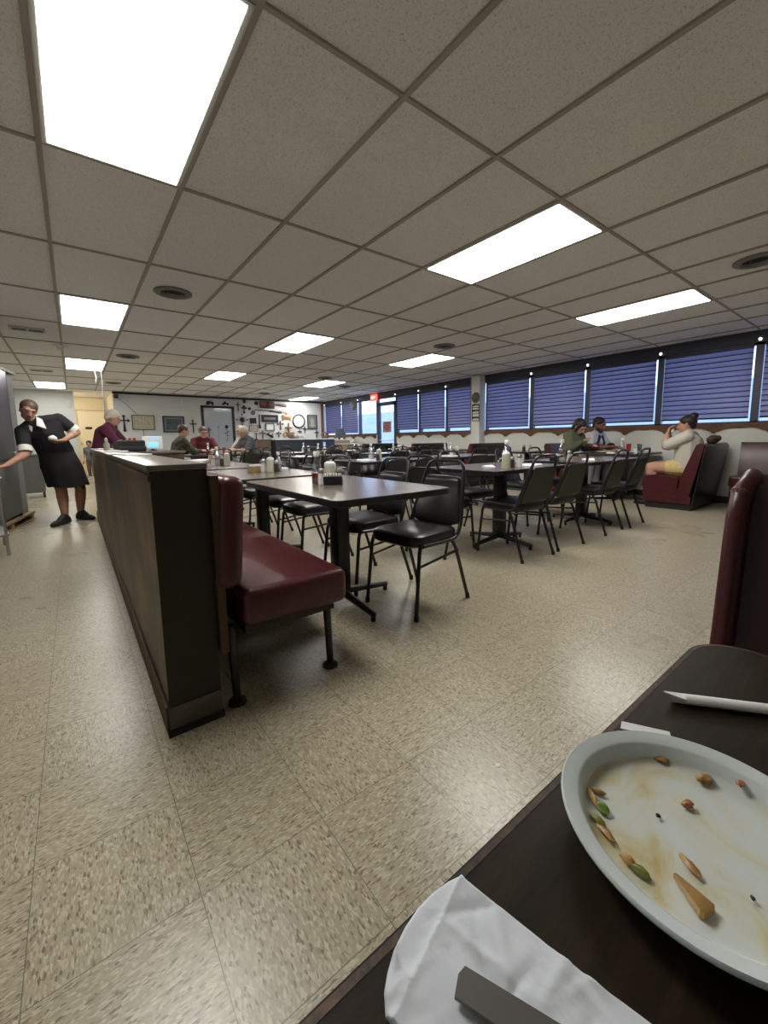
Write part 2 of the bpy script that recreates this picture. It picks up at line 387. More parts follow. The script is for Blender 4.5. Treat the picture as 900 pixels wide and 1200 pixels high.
# ------------------------------------------------------------------ the room shell
H = 2.425; XW = 7.616; YB = 13.80; XL = -2.2; YN = -3.2; CX, CY = -.0066, 2.6459
LX = .6096; LY = 1.2192
struct(B().bb((XL-.1, YN-.1, -.1), (XW+.1, 19.1, 0)), 'floor', M['floor'])
struct(B().bb((XL-.1, YN-.1, H+.012), (XW+.3, 19.1, H+.10)), 'ceiling', M['ceil'])
def ceiling_grid():
    g = B()
    for i in range(-4, 14):
        x = CX+i*LX
        if XL < x < XW: g.bb((x-.0115, YN, H), (x+.0115, YB, H+.014))
    for j in range(-5, 11):
        y = CY+j*LY
        if YN < y < YB: g.bb((XL, y-.0095, H+.001), (XW, y+.0095, H+.014))
    struct(g, 'trim_1', M['grid'], 'painted metal grid between the ceiling tiles')
ceiling_grid()
struct(B().bb((.98, YB, 0), (XW+.1, YB+.12, H+.05)), 'wall_back', M['backwall'])
struct(B().bb((XL, 14.3, 0), (.12, 14.42, H+.05)), 'wall_kitchen', M['greywall'])
struct(B().bb((XL-.1, YN, 0), (XL, 14.4, H+.05)), 'wall_left', M['greywall'])
struct(B().bb((XL-.1, YN-.1, 0), (XW+.1, YN, H+.05)), 'wall_near', M['wall'])
def corridor():
    struct(B().bb((-.68, 14.42, 0), (-.60, 18.4, H+.05)), 'wall_corridor_left', M['beige'])
    struct(B().bb((.98, YB+.12, 0), (1.06, 18.4, H+.05)), 'wall_corridor_right', M['beige'])
    struct(B().bb((-.68, 16.05, 0), (1.06, 16.15, H+.05)), 'wall_corridor_back', M['beige'])
    t = B().bb((.16, 16.0, 0), (.94, 16.05, 2.03)).obj('door_1', M['beigedoor'], None, False); t['kind'] = 'structure'
    f = B(); f.bb((.10, 15.96, 0), (.16, 16.06, 2.1)); f.bb((.94, 15.96, 0), (1.0, 16.06, 2.1)); f.bb((.10, 15.96, 2.04), (1.0, 16.06, 2.12))
    f.obj('door_frame', M['beige'], t, False)
    B().bb((.12, 16.0, 2.12), (.98, 16.05, H)).obj('transom_panel', M['beige'], t, False)
    B().cyl((.22, 15.99, 1.0), (.22, 15.95, 1.0), .025).obj('door_knob', M['steel'], t)
    s = B().bb((.355, 15.975, 1.455), (.525, 15.99, 1.52)).obj('door_sign', M['blackpl'], None, False)
    tag(s, 'small dark sign on the cream corridor door', 'sign')
    c = thing('corridor_lamp', 'warm ceiling lamp in the beige corridor, behind the register clerk', 'ceiling light', (-.28, 15.0, H))
    B().lathe([(.001, .0), (.13, 0), (.13, -.02), (.11, -.035)]).obj('base', M['frame'], c)
    B().lathe([(.11, -.03), (.105, -.06), (.06, -.085), (.001, -.09)]).obj('shade', glow('warm_globe', (1., .86, .64), 46.), c)
corridor()
# dark crown strip on the back wall, corner post
struct(B().bb((.98, YB-.03, H-.05), (XW-.1, YB, H)), 'trim_2', M['darktrim'], 'dark wood strip along the top of the back wall')
struct(B().bb((.98, YB-.025, 0), (1.03, YB, 1.9)), 'trim_3', M['darktrim'], 'dark door trim at the corner of the corridor')
struct(B().bb((7.47, YB-.05, 0), (7.56, YB, H)), 'trim_4', wood('tan_corner_post', (.10, .06, .03), (.2, .13, .07), .6), 'brown wood post in the far corner')
struct(B().bb((XW-.03, YN, 0), (XW, 9.45, .10)), 'baseboard_right', M['darktrim'])
struct(B().bb((1.0, YB-.02, 0), (XW, YB, .10)), 'baseboard_back', M['darktrim'])

# ------------------------------------------------------------------ window wall
SILL = 1.13; WB = 1.215; WT = 2.275
def window_wall():
    # openings along y: (y0, y1)
    posts = [-1.0, .20, 1.42, 2.62, 3.795, 4.96, 6.16, 6.52, 7.40, 8.43, 9.45, 10.42, 11.43, 12.50, 13.70]
    door = (9.45, 10.42)
    w = B()
    w.bb((XW, YN, 0), (XW+.14, 9.45, SILL)); w.bb((XW, 10.42, 0), (XW+.14, YB+.1, SILL))
    w.bb((XW, YN, SILL), (XW+.14, -1.0, H+.05))
    struct(w, 'wall_right', M['wall'])
    struct(B().bb((XW-.03, -1.0, WT), (XW+.12, YB, H+.03)), 'trim_5', M['header'], 'dark header board above the windows')
    n = 0; wy = []
    for a, b in zip(posts[:-1], posts[1:]):
        if (a, b) == (6.16, 6.52): continue
        n += 1; isdoor = (a, b) == door
        z0 = .04 if isdoor else WB-.045
        f = B()
        f.bb((XW+.01, a, z0), (XW+.09, a+.045, WT+.01)); f.bb((XW+.01, b-.045, z0), (XW+.09, b, WT+.01))
        f.bb((XW+.01, a, z0), (XW+.09, b, z0+.03)); f.bb((XW+.01, a, WT-.03), (XW+.09, b, WT+.01))
        if isdoor:
            f.bb((XW+.005, a+.02, .04), (XW+.07, a+.13, 2.12)); f.bb((XW+.005, b-.13, .04), (XW+.07, b-.02, 2.12))
            f.bb((XW+.005, a+.02, 2.03), (XW+.07, b-.02, 2.14)); f.bb((XW+.005, a+.02, .04), (XW+.07, b-.02, .26))
            o = struct(f, 'door_2', M['mull'])
            B().bb((XW+.035, a+.13, .26), (XW+.043, b-.13, 2.03)).obj('pane', M['pane'], o, False)
            B().bb((XW+.035, a+.05, 2.14), (XW+.043, b-.05, WT)).obj('pane', M['pane'], o, False)
            B().tube([(XW, a+.16, .98), (XW-.05, a+.16, .98), (XW-.05, b-.16, .98), (XW, b-.16, .98)], .015).obj('push_bar', M['steel'], o)
        else:
            o = struct(f, 'window_%d' % n, M['mull'])
            B().bb((XW+.045, a+.04, z0+.025), (XW+.052, b-.04, WT-.02)).obj('pane', M['pane'], o, False)
            wy.append((a, b))
    struct(B().bb((XW-.012, -1., SILL+.02), (XW+.10, 9.45, WB-.04)), 'trim_6', M['mull'], 'dark ledge under the windows')
    struct(B().bb((XW-.012, 10.42, SILL+.02), (XW+.10, YB, WB-.04)), 'trim_7', M['mull'], 'dark ledge under the far windows')
    # scalloped brown board
    def scal(y0, y1, name, lab):
        n = int((y1-y0)/.025); top = WB-.035; poly = []
        P = .62
        for k in range(n+1):
            y = y0+(y1-y0)*k/n; u = (y % P)/P
            d = .045+.055*abs(math.sin(PI*u))**.7 if u > .08 else .045+.03*(1-u/.08)
            d = .125-.055*math.sin(PI*u)**1.5+(.022 if abs(u-.5) > .45 else 0)-(.02*math.sin(2*PI*u)**2)
            poly.append((y, top-d))
        poly += [(y1, top), (y0, top)]
        struct(B().prism(poly, 'x', XW-.028, XW-.002), name, M['scallop'], lab)
    scal(-1, 6.16, 'trim_8', 'scalloped brown wood board under the near windows'); scal(6.52, 9.43, 'trim_9', 'scalloped brown wood board between the white post and the glass door'); scal(10.45, 13.7, 'trim_10', 'scalloped brown wood board under the far windows')
    struct(B().bb((7.40, 6.16, 0), (XW, 6.40, H), .004), 'trim_11', M['wall'], 'white boxed post between the windows')
    struct(B().bb((XW-.10, 6.40, SILL), (XW+.1, 6.53, H)), 'trim_12', plain('grey_post_side', (.22, .22, .23), .6), 'grey filler beside the white post')
    # blinds
    names = {1: 'dark slatted blind on the window beyond the right edge of the second booth', 2: 'dark slatted blind at the right edge of the picture',
             3: 'wide dark slatted blind above the person in the cream tee', 4: 'wide dark slatted blind above the man in the white jersey', 5: 'dark slatted blind above the person in the olive sweater',
             6: 'plum slatted blind right of the white post', 7: 'dark slatted blind just left of the white post', 8: 'dark slatted blind, second left of the white post', 9: 'dark slatted blind right of the glass door',
             11: 'mauve slatted blind second from the far corner', 12: 'mauve slatted blind in the far corner'}
    for i, (a, b) in enumerate(wy, 1):
        if i == 10: continue
        y0, y1 = a+.062, b-.062
        zt, zb = WT-.005, WB+.028+(.03 if i in (7, 8, 9) else 0)
        t = thing('window_blind', names[i], 'blind', (XW-.005, (a+b)/2, zb), 0, 'slatted window blinds'); hw = (y1-y0)/2
        s = B(); lap_shade = B(); p = .074; k = 0; z = .02
        while z < zt-zb-.03:
            sec = []   # a slat bowed toward the room, its lower edge lapping over the next one
            for q in range(7):
                u = -1+q/3.; sec.append((-.006*(1-u*u)+.011*u, z+p/2+u*p*.66))
            s.prism([(x, zz) for x, zz in sec]+[(x+.0025, zz) for x, zz in reversed(sec)], 'y', -hw, hw); lap_shade.bb((sec[0][0]-.004, -hw, sec[0][1]-.004), (sec[0][0]+.003, hw, sec[0][1]+.009)); z += p
        s.obj('slats', M['blind'], t, False); lap_shade.obj('slat_shade_lines', M['lap_shade'], t, False)  # dark strips added to draw the shade lines where slats overlap
        B().bb((-.03, -hw, zt-zb-.04), (.025, hw, zt-zb)).obj('head_rail', M['header'], t, False)
        B().bb((-.015, -hw, 0), (.015, hw, .022)).obj('bottom_rail', M['darktrim'], t, False)
    for p in posts[2:]:
        if p in (6.16,): continue
        tag(B().ball((XW-.045, p, WT+.035), (.014, .02, .022), 10).obj('window_bulb', M['bulb']), 'small lit white bulb on the dark header over a window post', 'light bulb', 'small bulbs over the window posts')
window_wall()
def outdoors():
    o = B().bb((XW+.15, -30, -.12), (60, 60, -.02)).obj('ground', M['outground'], None, False); o['kind'] = 'structure'; o['label'] = 'pale paved ground outside the glass door'
    b = B().bb((30, 6, -.02), (38, 50, 4.2)).obj('building', M['outwall'], None, False); tag(b, 'white building across the street, seen through the glass door', 'building')
outdoors()

# ------------------------------------------------------------------ ceiling fixtures
def fixtures():
    LIG = [(0, -1, 'largest lit ceiling panel, upper left corner'), (4, -1, 'lit ceiling panel above the nearest tables, upper right'), (8, -1, 'lit ceiling panel nearest the right-hand windows'),
           (0, 2, 'lit ceiling panel over the near end of the aisle, left'), (4, 2, 'lit ceiling panel in the middle of the room'), (8, 2, 'lit ceiling panel in front of the white window post'),
           (0, 5, 'second lit panel down the aisle ceiling'), (4, 5, 'small far lit panel in front of the back wall door'), (8, 5, 'far lit panel, the nearer of two before the corner clock'),
           (-1, 8, 'farthest lit panel, above the kitchen wall'), (10, 8, 'farthest lit panel on the right, in the far corner')]
    proto = None
    for c, r, lab in LIG:
        loc = (CX+(c+.5)*LX, CY+(r+.5)*LY, H)
        if proto is None:
            proto = thing('ceiling_light', lab, 'ceiling light', loc, 0, 'fluorescent ceiling panels')
            hx, hy = LX/2-.012, LY/2-.012; f = B()
            f.bb((-hx, -hy, -.002), (-hx+.02, hy, .012)); f.bb((hx-.02, -hy, -.002), (hx, hy, .012)); f.bb((-hx, -hy, -.002), (hx, -hy+.016, .012)); f.bb((-hx, hy-.016, -.002), (hx, hy, .012))
            f.obj('frame', M['frame'], proto, False)
            B().bb((-hx+.02, -hy+.016, -.004), (hx-.02, hy-.016, .011), .002).obj('diffuser', M['panel'], proto, False)
        else: dup(proto, loc, 0, lab)
    v0 = None
    for x, y, lab in [(1.45, 1.49, 'round ceiling vent nearest the partition, left of centre'), (1.39, 4.46, 'round ceiling vent second along the aisle'), (1.46, 7.52, 'round ceiling vent farthest along the aisle'), (7.66, 1.59, 'round ceiling vent before the white window post'),
                  (7.72, 4.74, 'round ceiling vent beside the far right light panels'), (9.65, 5.61, 'round ceiling vent close to the far windows'), (7.67, 7.74, 'far round ceiling vent in front of the wall of crosses'), (7.5, -1.42, 'round ceiling vent at the right edge of the picture')]:
        loc = (CX+x*LX, CY+y*LY, H)
        if v0 is None:
            v0 = thing('ceiling_vent', lab, 'vent', loc, 0, 'round ceiling vents')
            B().lathe([(.10, .011), (.165, .011), (.165, -.002), (.15, -.008), (.118, -.010), (.108, -.002)], n=32).obj('rim', M['vent'], v0)
            f = B()
            for k in range(4): f.lathe([(.025+.024*k, .0), (.043+.024*k, -.022+.003*k), (.046+.024*k, -.022+.003*k), (.028+.024*k, 0)], n=32)
            f.obj('louvre_ring', M['vent'], v0)
            B().lathe([(.001, .0), (.11, .0), (.11, .010), (.001, .010)], n=24).obj('throat', M['ventdark'], v0)
        else: dup(v0, loc, 0, lab)
    a0 = None
    for x, y, lab in [(-.52, 3.45, 'rectangular ceiling grille over the aisle, the nearer one'), (-.58, 6.45, 'rectangular ceiling grille over the aisle, the farther one')]:
        loc = (CX+x*LX, CY+y*LY, H)
        if a0 is None:
            a0 = thing('ceiling_grille', lab, 'vent', loc, 0, 'rectangular ceiling grilles')
            f = B(); f.bb((-.17, -.09, -.010), (.17, -.065, .012)); f.bb((-.17, .065, -.010), (.17, .09, .012)); f.bb((-.17, -.09, -.010), (-.145, .09, .012)); f.bb((.145, -.09, -.010), (.17, .09, .012)); f.bb((-.012, -.09, -.01), (.012, .09, .012))
            f.obj('frame', M['frame'], a0, False)
            B().bb((-.15, -.07, .008), (.15, .07, .012)).obj('throat', M['ventdark'], a0, False)
            s = B()
            for k in range(6): s.box((0, -.055+.022*k, .0), (.29, .003, .016), (.6, 0, 0))
            s.obj('slats', M['vent'], a0, False)
        else: dup(a0, loc, 0, lab)
    t = thing('smoke_detector', 'small white sensor hanging at a ceiling grid joint over the aisle', 'sensor', (CX-.03*LX, CY+4.15*LY, H))
    B().lathe([(.001, 0), (.05, 0), (.045, -.03), (.03, -.06), (.001, -.065)]).obj('body', M['white'], t); B().bb((-.09, -.012, -.004), (.09, .012, .0)).obj('bracket', M['frame'], t, False)
    t = thing('ceiling_pole', 'thin pale conduit pole dropping from the ceiling beside the register clerk', 'pole', (.53, 9.4, 0))
    B().cyl((0, 0, 0), (0, 0, H), .009).obj('tube', M['vent'], t); B().lathe([(.009, H-.001), (.04, H-.001), (.04, H-.012), (.009, H-.012)]).obj('flange', M['frame'], t)
    B().tube([(-.09, -.05, H), (-.10, -.05, H-.12), (-.085, -.05, H-.2), (-.1, -.05, H-.3)], .006, 6).obj('hanging_cord', M['white'], t)
    t = thing('exit_sign', 'red exit sign above the glass door', 'sign', (XW-.10, 10.43, H-.13))
    B().bb((-.025, -.16, -.10), (.025, .16, .10), .008).obj('box', M['exitred'], t)
    cu = bpy.data.curves.new('letters', 'FONT'); cu.body = 'EXIT'; cu.size = .115; cu.align_x = 'CENTER'; cu.align_y = 'CENTER'; cu.extrude = .002
    to = bpy.data.objects.new('letters', cu); COL.objects.link(to); dg = bpy.context.evaluated_depsgraph_get(); me = bpy.data.meshes.new_from_object(to.evaluated_get(dg)); bpy.data.objects.remove(to)
    me.materials.clear(); me.materials.append(glow('exit_letters', (1, .75, .65), .9)); lo = bpy.data.objects.new('letters', me); COL.objects.link(lo); lo.parent = t; lo.location = (-.027, 0, 0); lo.rotation_euler = (PI/2, 0, -PI/2)
fixtures()

# ------------------------------------------------------------------ wooden divider and red bench
def divider():
    t = thing('room_divider', 'dark wood-panelled half wall between the aisle and the red bench', 'half wall', (0, 0, 0))
    x0, x1, y0, y1, h = .187, .360, 1.505, 6.73, .925
    B().bb((x0, y0+.012, .0), (x1, y1, h)).obj('panel', M['part'], t, False)
    B().bb((x0, y0, .095), (x1, y0+.012, h)).obj('end_panel', M['benchwood'], t, False)
    B().bb((x0-.002, y0-.006, .02), (x1, y0+.012, .10), .003).obj('end_kick', M['greykick'], t)
    B().bb((x0-.012, y0, .018), (x0, y1, .105), .003).obj('baseboard', M['brownstrip'], t)
    B().bb((x0-.010, y0-.016, 0), (x1+.004, y1, .02)).obj('rubber_base', M['blackrubber'], t, False)
    B().bb((x0-.008, y0-.004, h), (x1+.004, y1, h+.02), .004).obj('top_cap', M['captop'], t)
    B().bb((x0-.006, y0, h-.035), (x0, y1, h-.012), .002).obj('edge_trim', M['part'], t)
divider()
def bench():
    def one(y0, y1, lab):
        t = thing('wall_bench', lab, 'bench', (.36, y0, 0), 0, 'red benches along the divider'); L = y1-y0
        B().bb((.085, 0, .325), (.525, L, .475), .035, 5).obj('seat', M['red'], t)
        b = B(); b.box((.062, L/2, .69), (.088, L-.03, .41), (0, math.radians(4), 0), .035, 5); b.obj('backrest', M['red'], t)
        B().bb((.10, .06, .285), (.485, L-.06, .335)).obj('seat_frame', M['benchwood'], t, False)
        B().bb((.003, .035, .25), (.03, L-.03, .90)).obj('back_board', M['brownstrip'], t, False)
        for y in (.10, L-.10):
            for x in (.475, .06):
                l = B(); l.tube([(x-.005, y, .32), (x+.005, y, .012)], [.018, .015], 12); lo = l.obj('leg', M['blackmetal'], t)
                B().lathe([(.001, .0), (.034, .0), (.032, .012), (.016, .016), (.001, .016)], (x+.005, y, 0)).obj('foot', M['blackrubber'], lo)
        return t
    one(1.44, 4.05, 'oxblood vinyl bench nearest the viewer, fixed along the wooden divider'); one(4.10, 6.65, 'oxblood vinyl bench farther along the divider, behind the first one')
bench()

# ------------------------------------------------------------------ dining tables
TABLES = {}
def make_table(key, cx, cy, lx, ly, label, z=.75, group='pedestal dining tables'):
    t = thing('dining_table', label, 'table', (cx, cy, 0), 0, group); TABLES[key] = (cx, cy, lx, ly, z)
    b = B(); b.prism(rrect(-lx/2, -ly/2, lx/2, ly/2, .05), 'z', z-.034, z); b.obj('tabletop', M['table'], t)
    b = B(); b.prism(rrect(-lx/2-.003, -ly/2-.003, lx/2+.003, ly/2+.003, .053), 'z', z-.031, z-.004); b.obj('edge_band', M['blackpl'], t)
    n = 2 if max(lx, ly) > 1.5 else 1
    for k in range(n):
        ox = (k-.5*(n-1))*.8*(lx > ly); oy = (k-.5*(n-1))*.8*(ly >= lx)
        c = B(); c.box((ox, oy, .39), (.085, .105, .66), None, .008); c.obj('column', M['blackmetal'], t)
        p = B(); p.box((ox, oy, z-.045), (.30, .30, .022), None, .004); p.obj('mounting_plate', M['blackmetal'], t)
        f = B()
        for a in range(4):
            dx, dy = math.cos(a*PI/2), math.sin(a*PI/2)
            f.hull([((ox+dx*.03, oy+dy*.03, .075), .026), ((ox+dx*.35, oy+dy*.35, .04), .016)])
            f.cyl((ox+dx*.345, oy+dy*.345, .0), (ox+dx*.345, oy+dy*.345, .03), .015, n=10)
        f.obj('cross_foot', M['blackmetal'], t)
    return t
def tables():
    G = 'pedestal dining tables'
    make_table('t1', 1.255, 2.13, .73, 1.20, 'nearest brown dining table, beside the red bench, with ketchup and a sugar jar')
    make_table('t2', 1.255, 3.42, .73, 1.12, 'second brown dining table along the red bench, behind the nearest one')
    make_table('t3', 1.28, 4.76, .73, 1.25, 'third dining table along the divider, its near edge showing over the bench')
    make_table('t4', 1.30, 6.10, .73, 1.20, 'far dining table along the divider with loose papers on it')
    make_table('f1', 3.20, 2.40, 1.16, .78, 'left table of the front centre row, with a tall cream pourer')
    make_table('f2', 4.78, 2.40, 1.30, .78, 'right table of the front centre row, before the three booth diners')
    make_table('s1', 3.25, 4.32, 1.16, .76, 'left table of the second centre row')
    make_table('s2', 4.75, 4.32, 1.20, .76, 'right table of the second centre row')
    make_table('m1', 3.35, 6.30, 1.16, .76, 'left table of the third centre row')
    make_table('m2', 4.95, 6.30, 1.16, .76, 'right table of the third centre row')
    make_table('g1', 2.35, 8.75, 1.25, .90, 'far table where four people are eating')
    make_table('r1', 4.20, 8.35, 1.16, .76, 'left table of the fourth centre row, before the dark counter')
    make_table('r2', 5.60, 8.35, 1.10, .76, 'right table of the fourth centre row, toward the glass door')
tables()
def booth_table(key, cx, cy, lx, ly, label):
    t = thing('booth_table', label, 'table', (cx, cy, 0), 0, 'booth tables by the windows'); TABLES[key] = (cx, cy, lx, ly, .75)
    B().prism(rrect(-lx/2, -ly/2, lx/2, ly/2, .05), 'z', .716, .75).obj('tabletop', M['table'], t)
    B().prism(rrect(-lx/2-.003, -ly/2-.003, lx/2+.003, ly/2+.003, .053), 'z', .72, .745).obj('edge_band', M['blackpl'], t)
    B().box((0, 0, .38), (.085, .105, .68), None, .008).obj('column', M['blackmetal'], t)
    f = B()
    for a in range(4):
        dx, dy = math.cos(a*PI/2), math.sin(a*PI/2); f.hull([((dx*.03, dy*.03, .06), .026), ((dx*.28, dy*.28, .03), .016)])
        f.cyl((dx*.275, dy*.275, 0), (dx*.275, dy*.275, .03), .014, n=8)
    f.obj('cross_foot', M['blackmetal'], t)
booth_table('b1', 6.98, 2.83, 1.10, .70, 'window booth table where three people are eating')
booth_table('b2', 6.98, 4.60, 1.08, .60, 'second window booth table, behind the olive sweater')
booth_table('b3', 6.98, 6.72, 1.08, .66, 'third window booth table, past the white post')
booth_table('b4', 6.98, 8.50, 1.08, .66, 'far window booth table with red caddies near the glass door')

# ------------------------------------------------------------------ stacking chairs (front is local +Y)
def make_chair(label, loc, rz):
    t = thing('dining_chair', label, 'chair', loc, rz, 'black stacking chairs'); m = M['blackmetal']
    s = B(); sh = [(x, y) for x, y in rrect(-.20, -.20, .20, .22, .085, 6)]
    def ring(sc, z): return [(x*sc, (y-.01)*sc+.01, z) for x, y in sh]
    s.rings([ring(.93, .405), ring(.985, .415), ring(1., .432), ring(1., .452), ring(.975, .468), ring(.88, .478), ring(.5, .485)]); s.obj('seat', M['blackvinyl'], t)
    bk = B()
    def bp(w, z, off): # point on the leaning back plane
        return (w, -.185-(z-.45)*.30+off, z)
    zs = [(.475, .150), (.49, .190), (.55, .190), (.65, .172), (.74, .150), (.765, .138), (.775, .115)]
    fr = []
    for k, (z, w) in enumerate(zs):
        th = .018 if 0 < k < len(zs)-1 else .008
        fr.append([bp(-w, z, -.004), bp(-w*.9, z, th), bp(w*.9, z, th), bp(w, z, -.004), bp(w*.95, z, -.014), bp(-w*.95, z, -.014)])
    bk.rings(fr); bo = bk.obj('backrest', M['blackvinyl'], t, True, 50)
    pn = B(); pn.rings([[bp(-w*.93, z, -.0145), bp(w*.93, z, -.0145), bp(w*.93, z, -.019), bp(-w*.93, z, -.019)] for z, w in zs[1:-1]]); pn.obj('back_panel', M['backvinyl'], bo, False)
    for sx in (-1, 1):
        l = B(); l.tube([(sx*.192, .17, .425), (sx*.195, .185, .38), (sx*.205, .225, .012)], .0115, 10); lo = l.obj('leg', m, t); B().cyl((sx*.205, .226, 0), (sx*.2045, .224, .03), .014, n=10).obj('foot_cap', M['blackrubber'], lo)
        l = B(); l.tube([(sx*.200, -.10, .415), (sx*.203, -.14, .36), (sx*.212, -.262, .012)], .0115, 10); lo = l.obj('leg', m, t); B().cyl((sx*.212, -.263, 0), (sx*.2115, -.259, .03), .014, n=10).obj('foot_cap', M['blackrubber'], lo)
        B().tube([(sx*.197, .197, .30), (sx*.204, -.165, .335)], .008, 8).obj('stretcher', m, t)
    f = B(); pts = []
    side = [(.198, .16, .415), (.202, -.05, .41), (.203, -.13, .415), (.203, -.172, .44), (.200, -.20, .50), (.190, -.225, .58), (.172, -.255, .68)]
    top = [(.158, -.283, .77), (.148, -.300, .825), (.130, -.309, .855), (.10, -.314, .87)]
    pts = side+top+[(0, -.315, .873)]; pts = pts+[(-x, y, z) for x, y, z in reversed(pts[:-1])]
    f.tube(pts, .0115, 10); f.obj('back_frame', m, t)
    return t
CH0 = [None]
def chair(x, y, rz, label):
    if CH0[0] is None: CH0[0] = make_chair(label, (x, y, 0), rz)
    else: dup(CH0[0], (x, y, 0), rz, label)
def R(d): return math.radians(d)
def chairs():
    c = chair
    c(1.635, 1.855, R(97), 'black vinyl chair nearest the viewer, pulled up to the nearest table')
    c(1.60, 2.37, R(92), 'black chair at the nearest table, second from the viewer')
    c(1.60, 3.16, R(90), 'black chair at the second bench table, the nearer of its pair')
    c(1.60, 3.70, R(94), 'black chair at the second bench table, the farther of its pair')
    c(1.62, 4.45, R(90), 'black chair at the third divider table, the nearer of its pair')
    c(1.63, 5.06, R(88), 'black chair at the third divider table, the farther of its pair')
    c(1.66, 6.25, R(90), 'black chair at the far divider table with papers')
    # front centre row, near side
    c(3.02, 2.115, R(-3), 'black chair with its back to us at the left end of the front row')
    c(3.56, 2.12, R(-2), 'black chair with its back to us, second in the front row')
    c(4.44, 2.13, R(2), 'black chair with its back to us, third in the front row')
    c(4.98, 2.12, R(4), 'black chair with its back to us, fourth in the front row, before the booth')
    c(2.62, 2.60, R(-80), 'black chair at the left end of the front centre row, facing the tall pourer')
    c(3.30, 2.86, R(180), 'black chair across the front left table, facing us')
    c(4.26, 2.86, R(178), 'black chair across the front right table, the left one facing us')
    c(5.00, 2.88, R(183), 'black chair across the front right table, beside the olive sweater')
    # second centre row
    c(2.98, 3.98, R(4), 'black chair with its back to us at the left of the second row')
    c(3.52, 4.0, R(-4), 'black chair with its back to us, second in the second row')
    c(4.48, 4.0, R(0), 'black chair with its back to us, third in the second row')
    c(5.02, 4.0, R(3), 'black chair with its back to us at the right end of the second row')
    c(2.96, 4.80, R(180), 'black chair facing us across the second row, leftmost')
    c(3.54, 4.80, R(176), 'black chair facing us across the second row, second from left')
    c(4.50, 4.80, R(180), 'black chair facing us across the second row, third from left')
    c(5.04, 4.80, R(182), 'black chair facing us across the second row, rightmost')
    # third centre row
    for x, y, r, l in [(3.08, 5.97, 0, 'black chair in the third row, near side, leftmost'), (3.62, 5.97, 3, 'black chair in the third row, near side, second from left'), (4.68, 5.97, -3, 'black chair in the third row, near side, third from left'), (5.22, 5.97, 0, 'black chair in the third row, near side, rightmost'),
                       (3.08, 6.78, 180, 'black chair in the third row, far side, leftmost'), (3.62, 6.78, 182, 'black chair in the third row, far side, second from left'), (4.68, 6.78, 179, 'black chair in the third row, far side, third from left'), (5.22, 6.78, 180, 'black chair in the third row, far side, rightmost'),
                       (3.95, 8.0, 0, 'black chair in the fourth row, near side, leftmost'), (4.45, 8.02, 2, 'black chair in the fourth row, near side, second from left'), (5.36, 8.0, -2, 'black chair in the fourth row, near side, third from left'), (5.86, 8.0, 0, 'black chair in the fourth row, near side, rightmost'),
                       (3.95, 8.82, 180, 'black chair in the fourth row, far side, leftmost'), (4.45, 8.82, 180, 'black chair in the fourth row, far side, second from left'), (5.36, 8.82, 180, 'black chair in the fourth row, far side, third from left'), (5.86, 8.82, 180, 'black chair in the fourth row, far side, rightmost'),
                       (1.50, 8.62, -84, 'black chair under the man in the camouflage jacket'), (2.20, 9.44, 180, 'black chair under the man in the wine shirt'), (3.02, 8.55, 100, 'black chair under the white-haired person in grey'), (3.08, 9.14, 96, 'black chair under the dark-haired diner behind the grey shirt'), (2.15, 8.05, 2, 'empty black chair on the near side of the four diners'), (2.70, 7.97, -3, 'empty black chair beside the white-haired diner, near side')]:
        c(x, y, R(r), l)
chairs()

# ------------------------------------------------------------------ window booths
def booth(y, face, label, x0=6.45, x1=7.54, L=None):
    """back-to-wall seat across the window wall; face=+1 looks toward +Y. y = front edge of the seat"""
    t = thing('dining_booth', label, 'booth', (x0, y, 0), 0, 'oxblood booths by the windows'); w = x1-x0; s = -face
    Y = lambda v: s*v
    B().prism([(Y(.06), 0), (Y(.60), 0), (Y(.60), .09), (Y(.06), .09)], 'x', .02, w-.02).obj('toe_kick', M['blackrubber'], t, False)
    B().prism([(Y(.03), .09), (Y(.60), .09), (Y(.60), .19), (Y(.03), .19)], 'x', 0, w).obj('plinth', M['red'], t, False)
    B().prism([(Y(.015), .19), (Y(.56), .19), (Y(.56), .29), (Y(.015), .29)], 'x', .005, w-.005).obj('base', M['red'], t, False)
    c = B(); cs = [(.0, .31), (.015, .29), (.43, .285), (.44, .40), (.40, .445), (.20, .462), (.05, .455), (.008, .43)]
    c.prism([(Y(a), b) for a, b in cs], 'x', .008, w-.008); c.obj('seat_cushion', M['red'], t, True, 60)
    bs = [(.44, .19), (.58, .19), (.705, .86), (.70, .895), (.665, .905), (.62, .885), (.47, .45)]
    b = B(); b.prism([(Y(a), z) for a, z in bs], 'x', 0, w); b.obj('backrest', M['red'], t, True, 50)
    bp = B(); bp.prism([(Y(.60), .02), (Y(.61), .02), (Y(.725), .86), (Y(.712), .875)], 'x', .01, w-.01); bp.obj('back_panel', M['blackvinyl'], t, False)
    return t
booth(2.37, 1, 'oxblood booth seat under the person in the cream tee, black back panel toward us')
booth(3.26, -1, 'oxblood booth seat under the olive sweater and the white jersey', 6.52)
booth(6.22, 1, 'dark red booth whose black back shows right of the white post', 6.42)
booth(8.02, 1, 'dark red booth left of the white post', 6.42)
booth(9.72, 1, 'farthest dark red booth before the glass door, red caddies near it', 6.15, 7.3)
